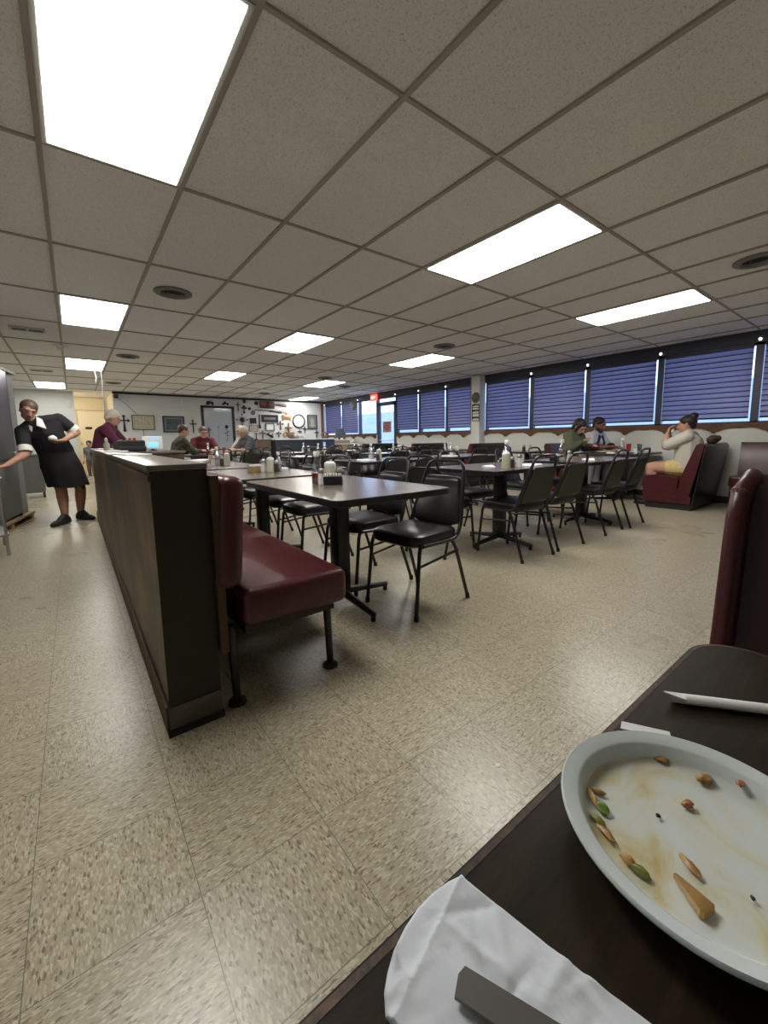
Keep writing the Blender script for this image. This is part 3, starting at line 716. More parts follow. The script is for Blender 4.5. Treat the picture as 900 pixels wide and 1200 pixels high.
def wall_booth():
    t = thing('dining_booth', 'oxblood booth against the window wall at the right edge, facing into the room', 'booth', (7.56, 1.50, 0), 0, 'oxblood booths by the windows'); L = 1.5
    B().bb((-.50, -L, 0), (-.02, -.03, .10)).obj('toe_kick', M['blackrubber'], t, False)
    B().bb((-.52, -L, .10), (-.02, 0, .31)).obj('base', M['shadedred'], t, False)
    B().bb((-.56, -L, .30), (-.10, .015, .455), .035, 4).obj('seat_cushion', M['red'], t)
    b = B(); b.prism([(-.16, .43), (-.03, .43), (-.005, .90), (-.09, .905), (-.105, .89)], 'y', -L, 0); b.obj('backrest', M['red'], t, True, 50)
wall_booth()
def near_booth():
    t = thing('dining_booth', 'oxblood booth back, shaded in its colour, with worn edge right behind the near table', 'booth', (.86, .20, 0), 0, 'oxblood booths by the windows'); L = 1.25
    def X(z): return .012+(z-.40)*.13
    b = B(); prof = [(X(.40), .40), (X(.94)-.003, .885), (X(.94)+.012, .925), (X(.94)+.05, .945), (X(.94)+.09, .935), (.20, .40)]
    b.prism(prof, 'y', -L, -.018); b.obj('backrest', M['shadedred'], t, True, 40)
    e = B(); e.tube([(X(.38)+.006, -.016, .38), (X(.6)+.004, -.016, .60), (X(.85)+.004, -.016, .87), (X(.94)+.006, -.018, .915), (X(.94)+.028, -.024, .933), (X(.94)+.06, -.02, .941)], [.019, .018, .017, .017, .016, .014], 12); e.obj('edge_piping', M['red'], t)
    w = B(); w.tube([(X(.90)+.002, -.0145, .892), (X(.94)+.004, -.0165, .914), (X(.94)+.02, -.0235, .931)], [.008, .0171, .008], 10); w.obj('torn_corner', M['redwear'], t, label='frayed pale corner of the vinyl')
    B().bb((-.30, -L, .30), (.20, 0, .44), .03, 4).obj('seat_cushion', M['shadedred'], t)
    B().bb((-.22, -L, .0), (.20, -.03, .31)).obj('base', M['shadedred'], t, False)
near_booth()

# ------------------------------------------------------------------ the near table and what lies on it
NZ = .75
def near_table():
    t = thing('booth_table', 'dark worn table in the foreground with a dirty plate', 'table', (0, 0, 0), 0, 'booth tables by the windows')
    x0, x1, y0, y1 = -.62, .648, -.62, .152
    B().prism(rrect(x0, y0, x1, y1, .055, 8), 'z', NZ-.034, NZ).obj('tabletop', M['neartable'], t)
    e = B(); e.prism(rrect(x0-.002, y0-.002, x1+.002, y1+.002, .057, 8), 'z', NZ-.036, NZ-.004); e.obj('edge_band', M['blackpl'], t)
    # worn bevel where the laminate has rubbed through
    o = rrect(x0, y0, x1, y1, .055, 8); o2 = rrect(x0+.0012, y0+.0012, x1-.0012, y1-.0012, .0538, 8); i = rrect(x0+.0055, y0+.0055, x1-.0055, y1-.0055, .0495, 8)
    w = B(); w.rings([[(a, b, NZ-.0015) for a, b in o], [(a, b, NZ+.0003) for a, b in o2], [(a, b, NZ+.0003) for a, b in i], [(a, b, NZ-.004) for a, b in i]], False, True); w.obj('worn_edge', M['edgeworn'], t)
    B().box((0, -.23, .37), (.09, .11, .68), None, .008).obj('column', M['blackmetal'], t)
    f = B()
    for a in range(4):
        dx, dy = math.cos(a*PI/2), math.sin(a*PI/2); f.hull([((dx*.03, -.23+dy*.03, .06), .026), ((dx*.3, -.23+dy*.3, .03), .016)])
        f.cyl((dx*.295, -.23+dy*.295, 0), (dx*.295, -.23+dy*.295, .03), .014, n=8)
    f.obj('cross_foot', M['blackmetal'], t)
o = B().prism([(-.008, -.006), (.004, -.008), (.009, .002), (.001, .008), (-.007, .004)], 'z', .0002, .0016).obj('paper_scrap', M['paper'], None, False); o.location = (.964, .712, 0); tag(o, 'tiny white paper scrap on the floor tile near the table', 'litter')
near_table()
def plate():
    c = (.2965, .0615); t = thing('dinner_plate', 'white oval plate smeared with grease and food scraps', 'plate', (c[0], c[1], NZ), R(-12))
    prof = [(.001, .004), (.045, .004), (.052, .0005), (.056, .0005), (.062, .004), (.078, .017), (.0835, .0205), (.0838, .0222), (.0826, .0235), (.0800, .0226), (.0735, .0212), (.0718, .0200), (.0685, .0128), (.0660, .0102), (.060, .0095), (.03, .0092), (.001, .0092)]
    o = B().lathe(prof, n=72).obj('dish', M['plate'], t, True, 60); o.scale = (.985, 1.0, 1.0)
    zt = NZ+.0105
    def scrap(name, lab, x, y, r, rz, m, tilt=0):
        nonlocal zt
        if name != 'speck': r = tuple(q*1.22 for q in r)
        b = B(); k = random.Random(int(x*9999)); bm = b.bm
        b.ball((0, 0, 0), r, 10)
        for v in bm.verts: v.co *= 1+k.uniform(-.30, .28)
        o = b.obj(name, m, None, True, 60); o.location = (x, y, zt+r[2]*.7); o.rotation_euler = (0, tilt, rz); tag(o, lab, 'food scrap', 'food scraps on the plate')
    s = scrap
    # wedge-shaped piece: thin, curled along one edge
    w = B(); w.rings([[(-.0105, -.0012, 0), (-.0105, .0012, 0), (-.0105, .0012, .0022), (-.0105, -.0012, .0030)], [(0, -.0042, 0), (0, .0036, 0), (0, .0036, .0026), (0, -.0042, .0042)], [(.0085, -.0064, 0), (.0085, .0052, 0), (.0082, .0050, .0030), (.0085, -.0060, .0044)], [(.0105, -.0052, 0), (.0100, .0030, 0), (.0098, .0028, .0020), (.0102, -.0050, .0034)]])
    o = w.obj('onion_wedge', M['onion'], None, True, 40); o.location = (.2545, .0545, zt); o.rotation_euler = (0, 0, R(-112)); tag(o, 'largest tan onion wedge, near the front rim of the plate', 'food scrap', 'food scraps on the plate')
    s('onion_scrap', 'slim tan onion sliver just behind the large wedge', .2725, .0605, (.0056, .0021, .0012), R(-118), M['onion'])
    s('onion_scrap', 'tan scrap at the front left rim, beside a green piece', .2465, .0855, (.0036, .0026, .0014), R(-100), M['onion'])
    s('pepper_scrap', 'olive pepper sliver touching the tan scrap at the front left rim', .2455, .0780, (.0052, .0022, .0012), R(-88), M['pepper'])
    s('onion_scrap', 'upright tan onion sliver at the left rim', .2725, .1180, (.0066, .0019, .0018), R(-128), M['onion'])
    s('onion_scrap', 'small tan onion curl topmost at the left rim', .2815, .1195, (.0040, .0017, .0012), R(-70), M['onion'])
    s('pepper_scrap', 'bright green pepper piece at the left rim', .2705, .1115, (.0042, .0030, .0016), R(-100), M['greenpep'])
    s('pepper_scrap', 'brownish pepper strip lower on the left rim', .2585, .1090, (.0052, .0023, .0014), R(-110), M['pepper'])
    s('onion_scrap', 'brown onion strip lowest on the left rim', .2535, .1010, (.0060, .0020, .0013), R(-110), M['onion'])
    s('crumb', 'orange crumb in the middle of the plate', .319, .0750, (.0034, .0024, .0018), R(-30), M['chip'])
    s('crumb', 'brown crumb cluster near the far rim of the plate', .3535, .0750, (.0052, .0030, .0022), R(-27), M['onion'])
    zt += .005; s('crumb', 'brown crumb beyond the cluster, toward the right edge', .3625, .0560, (.0026, .0020, .0014), R(0), M['chip']); zt -= .005
    s('onion_scrap', 'pale onion bit at the top of the plate', .350, .1015, (.0042, .0026, .0014), R(-60), M['onion'])
    s('speck', 'tiny black speck left of the orange crumb', .294, .0850, (.0016, .0014, .001), 0, M['speck'])
    s('speck', 'tiny black speck toward the front right of the plate', .279, .033, (.0014, .0013, .001), 0, M['speck'])
plate()
def napkin():
    t = thing('napkin', 'crumpled white paper napkin with a knife on it, at the front table edge', 'napkin', (0, 0, NZ))
    out = [(.1665, .148), (.158, .1505), (.146, .152), (.134, .1515), (.122, .149), (.111, .145), (.103, .140), (.097, .135), (.0925, .128), (.094, .122), (.080, .098), (.073, .060), (.10, .02), (.16, .0), (.195, .02), (.187, .049), (.182, .070), (.1765, .095), (.172, .118)]
    bm = bmesh.new(); cx, cy = .13, .095
    rnd = random.Random(5); cr = [(rnd.uniform(.08, .19), rnd.uniform(.03, .15), rnd.uniform(0, PI), rnd.choice((-1, 1))*rnd.uniform(.5, 1), rnd.uniform(.012, .035)) for _ in range(30)]
    fx, fy = V_((.1665, .148)), V_((.0935, .124)); fd = (fy-fx).normalized(); fn = V_((-fd.y, fd.x))
    def hgt(x, y):
        h = .0030
        for a, b, th, q, L in cr:
            u = (x-a)*math.cos(th)+(y-b)*math.sin(th); v = -(x-a)*math.sin(th)+(y-b)*math.cos(th)
            h += .0013*math.exp(-(u/.0028)**2)*math.exp(-(v/L)**2)*q
        d = (V_((x, y))-fx).dot(fn); h += .0012*math.exp(-abs(d)/.0018)-(.0008 if d < 0 else 0)
        for k in range(5): h += .0007*math.exp(-abs(((x-.11)*math.cos(2.2+.22*k)+(y-.142)*math.sin(2.2+.22*k)))/.0012)*(1 if d < 0 else .0)
        return max(.0008, h)
    NR = 44; SUB = 10
    def ring(k):
        f = 1-k/NR*.995; r = []
        for p in range(len(out)*SUB):
            a = out[p//SUB]; b = out[(p//SUB+1) % len(out)]; q = (p % SUB)/SUB
            r.append((cx+(a[0]+(b[0]-a[0])*q-cx)*f, cy+(a[1]+(b[1]-a[1])*q-cy)*f))
        return r
    VR = [[bm.verts.new((x, y, hgt(x, y) if k else .0012)) for x, y in ring(k)] for k in range(NR+1)]
    bot = [bm.verts.new((x, y, 0)) for x, y in ring(0)]; n = len(bot)
    for A, C in zip([bot]+VR[:-1], VR):
        for k in range(n): bm.faces.new((A[k], A[(k+1) % n], C[(k+1) % n], C[k]))
    bm.faces.new(VR[-1]); bm.faces.new(list(reversed(bot)))
    b = B(); b.bm.free(); b.bm = bm; b.obj('sheet', M['napkin'], t, True, 80)
    k = thing('table_knife', 'dull steel table knife lying on the napkin, bottom edge', 'knife', (.1265, .112, NZ+.0066), R(-66))
    B().prism([(0, .0065), (-.002, .002), (-.001, -.0065), (.045, -.0075), (.09, -.006), (.09, .006), (.045, .0068)], 'z', -.001, .001).obj('blade', M['knife'], k, False)
    B().hull([((.092, 0, .001), (.004, .006, .002)), ((.15, 0, .001), (.01, .009, .003))]).obj('handle', M['steel'], k)
napkin()
def straw():
    t = thing('straw', 'white paper-wrapped drinking straw lying on the near table, upper right', 'straw', (.456, .131, NZ+.005), math.atan2(-.069, .054)); L = .19
    B().rings([[(x, .0066*math.cos(a), .0042*math.sin(a)) for a in [2*PI*k/12 for k in range(12)]] for x in (.014, L)]).obj('wrapper', M['paper'], t)
    B().rings([[(.004, -.001, -.0048), (.004, .001, -.0048), (-.004, .001, .0052), (-.004, -.001, .0052)], [(.016, -.006, -.002), (.016, .006, -.002), (.016, .006, .002), (.016, -.006, .002)]]).obj('torn_end', M['paper'], t, False)
    p = B(); p.prism([(-.010, -.006), (.03, -.006), (.03, .006), (-.008, .005)], 'z', 0, .0012); o = p.obj('paper_strip', M['paper'], None, False); o.location = (.386, .137, NZ+.0006); o.rotation_euler = (0, 0, R(-62)); tag(o, 'torn strip of white paper poking out behind the plate', 'paper')
straw()

# ------------------------------------------------------------------ condiments and table clutter
def ketchup(x, y, z, lab, full=.45, s=1., sauce='ketchup', group='ketchup bottles on the tables'):
    t = thing('ketchup_bottle', lab, 'bottle', (x, y, z), 0, group)
    B().lathe([(.001, 0), (.029*s, 0), (.031*s, .006), (.031*s, .095*s), (.028*s, .11*s), (.017*s, .145*s), (.0125*s, .160*s), (.0125*s, .172*s), (.001, .172*s)], n=18).obj('bottle', M['glass'], t)
    B().lathe([(.001, .003), (.028*s, .003), (.0295*s, .008), (.0295*s, .095*s*full+.01), (.001, .095*s*full+.012)], n=18).obj('sauce', M[sauce], t)
    B().lathe([(.001, .167*s), (.0155*s, .167*s), (.0165*s, .17*s), (.0165*s, .196*s), (.014*s, .2*s), (.001, .2*s)], n=16).obj('cap', M['white'], t)
    B().lathe([(.0312*s, .062*s), (.0314*s, .0625*s), (.0314*s, .068*s), (.0312*s, .0685*s)], n=18).obj('label_band', M['redpl'], t)
def shaker(x, y, z, lab, m='salt', s=1.):
    t = thing('salt_shaker' if m == 'salt' else 'pepper_shaker', lab, 'shaker', (x, y, z), 0, 'salt and pepper shakers on the tables')
    B().lathe([(.001, 0), (.019*s, 0), (.021*s, .006), (.018*s, .05*s), (.016*s, .068*s), (.001, .068*s)], n=8).obj('jar', M[m], t, False)
    B().lathe([(.017*s, .066*s), (.018*s, .068*s), (.018*s, .082*s), (.013*s, .092*s), (.001, .094*s)], n=14).obj('cap', M['steel'], t)
def sugar(x, y, z, lab, h=.13, r=.034):
    t = thing('sugar_pourer', lab, 'jar', (x, y, z), 0, 'sugar pourers on the tables')
    B().lathe([(.001, 0), (r, 0), (r*1.03, .005), (r*.95, h*.5), (r*.92, h*.84), (r*.8, h*.88), (.001, h*.88)], n=18).obj('jar', M['sugar'], t)
    B().lathe([(r*.86, h*.86), (r*.9, h*.87), (r*.88, h*.97), (r*.5, h*1.05), (.001, h*1.06)], n=18).obj('lid', M['white'], t)
    B().tube([(0, 0, h*1.03), (r*.3, 0, h*1.12)], [.008, .006], 8).obj('spout', M['steel'], t)
def caddy(x, y, z, lab, m='blackpl', rz=0.):
    t = thing('packet_caddy', lab, 'caddy', (x, y, z), rz, 'packet caddies on the tables')
    b = B(); b.bb((-.055, -.035, 0), (.055, .035, .004)); b.bb((-.055, -.035, 0), (-.052, .035, .05)); b.bb((.052, -.035, 0), (.055, .035, .05)); b.bb((-.055, -.035, 0), (.055, -.032, .05)); b.bb((-.055, .032, 0), (.055, .035, .05)); b.bb((-.002, -.035, 0), (.002, .035, .05))
    b.obj('tray', M[m], t, False)
    p = B()
    for k in range(9): p.box((-.044+.011*k+(.004 if k > 3 else 0), 0, .038), (.004, .052, .055), (0, random.uniform(-.12, .12), 0))
    p.obj('packets', M['paper'], t, False)
def napkin_sheet(x, y, z, rz, lab, w=.13, d=.11):
    b = B(); b.rings([[(-w/2, -d/2, .0), (w/2, -d/2, 0), (w/2+.006, d/2, 0), (-w/2, d/2, 0)], [(-w/2, -d/2, .004), (w/2, -d/2, .010), (w/2+.006, d/2, .006), (-w/2, d/2, .013)], [(-w/2+.015, -d/2+.012, .010), (w/2-.02, -d/2+.01, .018), (w/2-.006, d/2-.02, .012), (-w/2+.01, d/2-.015, .022)]])
    o = b.obj('paper_napkin', M['paper'], None, False); o.location = (x, y, z); o.rotation_euler = (0, 0, rz); tag(o, lab, 'napkin', 'paper napkins on the tables')
def dish(x, y, z, lab, r=.11, food=True):
    t = thing('dinner_plate', lab, 'plate', (x, y, z), 0, 'dinner plates on the tables')
    B().lathe([(.001, .002), (r*.6, .002), (r, .018), (r, .021), (r*.65, .008), (.001, .008)], n=28).obj('dish', M['china'], t)
    if food:
        b = B()
        for k in range(7): b.ball((random.uniform(-.05, .05), random.uniform(-.04, .04), .02), (random.uniform(.02, .032), random.uniform(.015, .028), .014), 8, (random.uniform(-.3, .3), 0, random.uniform(0, 3)))
        o = b.obj('fried_food', M['food'], t); o['kind'] = 'stuff'
def cup(x, y, z, lab, m='glass', h=.14):
    t = thing('tumbler', lab, 'cup', (x, y, z), 0, 'tumblers on the tables')
    B().lathe([(.001, 0), (.028, 0), (.036, h), (.033, h), (.026, .006), (.001, .006)], n=18).obj('cup', M[m], t)
    if m == 'glass': B().lathe([(.001, .008), (.026, .008), (.030, h*.6), (.001, h*.6)], n=16).obj('drink', plain('iced_tea', (.12, .04, .012), .2), t)
def clutter():
    Z = .75
    ketchup(1.168, 2.235, Z, 'half-empty ketchup bottle with white cap on the nearest table', .62)
    shaker(1.163, 2.166, Z, 'white salt shaker in front of the ketchup on the nearest table', 'salt', 1.06)
    sugar(1.262, 2.235, Z, 'wide cream sugar pourer on the nearest table, behind the black caddy', .128, .040)
    caddy(1.225, 2.14, Z, 'black packet caddy on the nearest table beside the salt', 'blackpl', R(-32))
    shaker(1.302, 2.19, Z, 'pepper shaker on the nearest table, right of the sugar pourer', 'pepperpot')
    shaker(1.285, 3.435, Z, 'white salt shaker on the second bench table', 'salt', 1.2); sugar(1.335, 3.40, Z, 'sugar pourer on the second bench table', .12)
    shaker(1.375, 3.37, Z, 'pepper shaker on the second bench table', 'pepperpot', 1.05); ketchup(1.42, 3.43, Z, 'white-capped bottle on the second bench table, rightmost of its cluster', .9, .85, 'salt')
    caddy(1.24, 3.50, Z, 'tan packet caddy on the second bench table', 'tan', .3); napkin_sheet(1.52, 3.66, Z, .4, 'white napkin on the second bench table')
    sugar(2.955, 2.160, Z, 'tall cream pourer on the front left table', .135, .037); ketchup(3.14, 2.29, Z, 'clear sauce bottle with white cap on the front left table', .25, 1.22, 'salt')
    shaker(3.085, 2.185, Z, 'dark pepper shaker beside the tall pourer, front left table', 'pepperpot', 1.05); shaker(3.125, 2.14, Z, 'white salt shaker beside the pepper, front left table', 'salt', 1.3)
    napkin_sheet(3.0, 2.38, Z, .9, 'white napkin left of the tall pourer', .12, .10); napkin_sheet(3.40, 2.20, Z, .1, 'white napkin on the right end of the front left table', .22, .12)
    shaker(4.24, 2.28, Z, 'yellowish salt shaker on the front right table', 'sugar', 1.25); ketchup(4.30, 2.40, Z, 'white-capped sauce bottle on the front right table', .2, 1.2, 'salt'); caddy(4.22, 2.44, Z, 'white-packet caddy on the front right table', 'blackpl', .2)
    caddy(4.62, 2.60, Z, 'second packet caddy on the front right table, farther right', 'blackpl', -.3); napkin_sheet(4.60, 2.25, Z, .5, 'white napkin on the front right table', .2, .13)
    # booth table with the diners
    dish(6.72, 3.02, Z, 'plate of fried food before the olive sweater', .14); dish(7.1, 3.04, Z, 'plate of food before the man in the white jersey', .12); dish(6.82, 2.62, Z, 'plate before the person in the cream tee', .11, False)
    ketchup(6.60, 2.72, Z, 'sauce bottle with white cap on the diners’ booth table', .3, 1.15, 'salt'); cup(6.98, 2.78, Z, 'red plastic tumbler on the diners’ booth table, window side', 'redpl'); cup(6.86, 2.58, Z, 'dark tumbler on the diners’ booth table, nearest the cream tee')
    shaker(6.72, 2.58, Z, 'salt shaker on the diners’ booth table', 'salt', 1.2); napkin_sheet(6.55, 2.86, Z, .2, 'white napkin at the aisle end of the diners’ booth table', .14, .1)
    for k, (a, b) in enumerate([(6.72, 4.52), (6.80, 4.56), (6.9, 4.5)]): shaker(a, b, Z, ['dark shaker leftmost on the second window booth table', 'steel-capped shaker in the middle of the second window booth table', 'white shaker rightmost on the second window booth table'][k], ['pepperpot', 'pepperpot', 'salt'][k], 1.3)
    # centre rows
    D = [('s1', 'left table of the second row'), ('s2', 'right table of the second row'), ('m1', 'left table of the third row'), ('m2', 'right table of the third row'), ('r1', 'left table of the fourth row'), ('r2', 'right table of the fourth row'), ('b3', 'third window booth table'), ('b4', 'far window booth table'), ('t3', 'third divider table')]
    for k, (key, ph) in enumerate(D):
        cx, cy, lx, ly, z = TABLES[key]; q = random.Random(k+3)
        ox = q.uniform(-.25, .2)*(lx > .8)
        ketchup(cx+ox, cy+.08, Z, 'sauce bottle with white cap on the '+ph, q.uniform(.3, .8), 1.05, 'ketchup' if k % 2 else 'salt')
        sugar(cx+ox+.09, cy+.02, Z, 'sugar pourer on the '+ph, .13); shaker(cx+ox-.07, cy-.01, Z, 'salt shaker on the '+ph, 'salt', 1.1); shaker(cx+ox+.01, cy-.06, Z, 'pepper shaker on the '+ph, 'pepperpot', 1.1)
        if key not in ('b3', 't3'): napkin_sheet(cx-.36*(lx > .8), cy-.12, Z, q.uniform(-.5, .5), 'white napkin on the '+ph, .2, .14)
    caddy(6.80, 8.56, Z, 'red packet caddy on the far window booth table', 'redpl', .3); caddy(7.15, 8.30, Z, 'second red packet caddy on the far window booth table', 'redpl', 0)
    cx, cy = TABLES['g1'][:2]
    for a, b, l in [(1.98, 8.72, 'plate before the man in camouflage'), (2.25, 9.04, 'plate before the man in wine red'), (2.72, 8.60, 'plate before the white-haired diner')]: dish(a, b, Z, l, .12)
    ketchup(2.10, 8.55, Z, 'red ketchup bottle on the four diners’ table', .9, 1.2); cup(2.52, 8.95, Z, 'red tumbler on the four diners’ table', 'redpl'); cup(2.36, 8.92, Z, 'tea tumbler on the four diners’ table'); cup(1.95, 8.93, Z, 'tea tumbler nearest the man in camouflage'); shaker(2.22, 8.5, Z, 'white salt shaker on the four diners’ table', 'salt', 1.2); caddy(2.45, 8.5, Z, 'black packet caddy on the four diners’ table')
    for k, (a, b, r) in enumerate([(1.18, 5.80, .2), (1.32, 6.12, -.3), (1.46, 6.42, .5)]): 
        o = B().bb((-.14, -.10, 0), (.14, .10, .003+.002*k)).obj('paper_sheet', M['paper'], None, False); o.location = (a, b, Z); o.rotation_euler = (0, 0, r); tag(o, ['nearest', 'middle', 'farthest'][k]+' white paper sheet on the far divider table', 'paper', 'papers on the far divider table')
    o = B().box((0, 0, .04), (.16, .11, .08), None, .006).obj('food_box', M['tan'], None); o.location = (1.52, 5.82, Z); tag(o, 'tan takeaway box on the far divider table', 'box')
M['pepperpot'] = plain('ground_pepper', (.035, .028, .024), .5)
clutter()

# ------------------------------------------------------------------ register counter and left side
def register_area():
    t = thing('checkout_counter', 'checkout counter at the far end of the wooden divider', 'counter', (.37, 6.78, 0))
    B().bb((0, 0, .05), (.95, .72, .85)).obj('body', M['part'], t, False); B().bb((.02, .04, 0), (.93, .68, .05)).obj('toe_kick', M['blackrubber'], t, False); B().bb((-.01, -.02, .85), (.97, .74, .885), .006).obj('worktop', M['table'], t)
    r = thing('cash_register', 'black cash register on the checkout counter', 'cash register', (.65, 7.12, .885), R(6))
    b = B(); b.prism([(-.20, 0), (.20, 0), (.20, .10), (.10, .14), (-.16, .165), (-.20, .15)], 'x', -.17, .17); b.obj('case', M['blackpl'], r, True, 30)
    B().bb((-.18, -.215, .01), (.18, -.19, .075), .004).obj('cash_drawer', M['blackpl'], r)
    k = B()
    for i in range(6):
        for j in range(3): k.box((-.12+.045*i, -.13+.05*j, .150-.001*j), (.03, .03, .02), (.2, 0, 0))
    k.obj('keypad', M['vent'], r, False)
    for k in range(2):
        c = thing('paper_roll', ['red-wrapped paper roll on the cash register, left one', 'red-wrapped paper roll on the cash register, right one'][k], 'roll', (.68+.06*k, 7.23, 1.046), 0, 'rolls on the register'); B().lathe([(.001, 0), (.02, 0), (.02, .04), (.008, .04), (.001, .04)], n=14).obj('core', M['redpl'], c)
    m = thing('monitor', 'white-backed computer monitor beside the cash register', 'monitor', (.97, 7.20, .885), R(8))
    B().bb((-.14, -.01, .03), (.14, .03, .225), .008).obj('housing', M['white'], m); B().bb((-.075, -.014, .05), (.075, -.009, .14), .002).obj('sticker', M['glowblue'], m); B().bb((-.06, -.014, .205), (.09, -.009, .222), .002).obj('blue_strip', M['glowblue'], m)  # sticker and strip are given a glow in their blue colour
    B().bb((-.05, -.03, 0), (.05, .07, .012), .003).obj('foot', M['blackpl'], m); B().bb((-.02, .0, .01), (.02, .02, .05)).obj('neck', M['blackpl'], m, False)
    b = thing('squeeze_bottle', 'small white bottle standing on the divider top', 'bottle', (.262, 4.9, .945)); B().lathe([(.001, 0), (.026, 0), (.027, .06), (.012, .085), (.012, .095), (.001, .095)], n=14).obj('body', M['sugar'], b); B().lathe([(.014, .09), (.014, .11), (.006, .125), (.001, .126)], n=12).obj('cap', M['white'], b)
    for k, (y, r) in enumerate([(5.6, .1), (3.9, -.15), (2.9, .2)]):
        o = B().bb((-.07, -.14, 0), (.07, .14, .012-.003*k)).obj('menu_sheet', M['paper'], None, False); o.location = (.272, y, .945); o.rotation_euler = (0, 0, r); tag(o, ['farthest', 'middle', 'nearest'][k]+' pale menu lying on the divider top', 'menu', 'menus on the divider top')
register_area()
def left_side():
    a = math.atan2(1.1, .20)   # direction of the cooler's face, near to far
    t = thing('upright_cooler', 'tall grey upright cooler on a wooden pallet at the left edge', 'refrigerator', (-.715, 6.20, .11), a-PI/2)
    # local: x = outwards to the aisle, y = along the face
    B().bb((-.75, -.55, 0), (-.035, 1.10, 1.82)).obj('cabinet', M['fridge'], t, False)
    B().bb((-.03, -.53, .72), (.0, .74, 1.80), .008).obj('glass_door', M['fridgedoor'], t)
    d = B().bb((-.03, -.53, .03), (.0, .74, .70), .008).obj('lower_door', M['bin'], t)
    B().bb((-.034, .74, 0), (-.004, .775, 1.83)).obj('door_gasket', M['blackpl'], t, False)
    B().bb((-.034, -.55, 1.80), (.004, 1.10, 1.83)).obj('top_trim', M['blackpl'], t, False)
    B().tube([(0, .55, .80), (.035, .55, .80), (.035, .70, .80), (0, .70, .80)], .012).obj('door_handle', M['steel'], t)
    p = thing('pallet', 'pale wooden pallet under the upright cooler', 'pallet', (-.715, 6.20, 0), a-PI/2)
    b = B(); b.bb((-.75, -.55, .085), (.03, 1.13, .108)); b.bb((-.75, -.55, 0), (.03, 1.13, .018)); b.obj('deck', M['pallet'], p, False)
    for y in (-.5, .3, 1.05): B().bb((-.72, y-.04, .018), (.02, y+.04, .085)).obj('bearer', M['pallet'], p, False)
    c = thing('utility_cart', 'metal-framed cart with a white bag at the lower left edge', 'cart', (-.66, 5.22, 0), R(8))
    for x in (-.30, .08):
        for y in (-.2, .35): B().cyl((x, y, 0), (x, y, .72), .013, n=10).obj('leg', M['steel'], c)
    for z in (.18, .70): B().bb((-.32, -.22, z), (.10, .37, z+.02), .004).obj('shelf', M['steel'], c)
    g = B(); g.hull([((-.72, 5.3, .40), (.10, .12, .14)), ((-.725, 5.32, .33), (.11, .13, .125)), ((-.715, 5.3, .58), (.05, .05, .05))]); tag(g.obj('plastic_bag', M['whitecloth'], None), 'white plastic bag sitting in the metal-framed cart', 'bag')
    d = thing('rolling_bin', 'grey wheeled bin behind the waitress by the kitchen wall', 'bin', (-.66, 10.3, 0), R(4))
    b = B(); b.rings([[(-.20, -.25, .10), (.16, -.25, .10), (.16, .25, .10), (-.20, .25, .10)], [(-.24, -.3, .80), (.2, -.3, .80), (.2, .3, .80), (-.24, .3, .80)]]); b.obj('tub', M['bin'], d, False); B().bb((-.25, -.31, .79), (.21, .31, .83), .008).obj('lid', M['bin'], d)
    for x in (-.16, .14):
        for y in (-.2, .2): B().cyl((x-.015, y, .05), (x+.015, y, .05), .05, n=14).obj('wheel', M['blackrubber'], d)
    s = B(); s.bb((-.06, 14.28, 2.0), (.06, 14.3, 2.2), .004); tag(s.obj('wall_notice', M['frame'], None), 'small pale panel high on the grey kitchen wall', 'sign')
left_side()

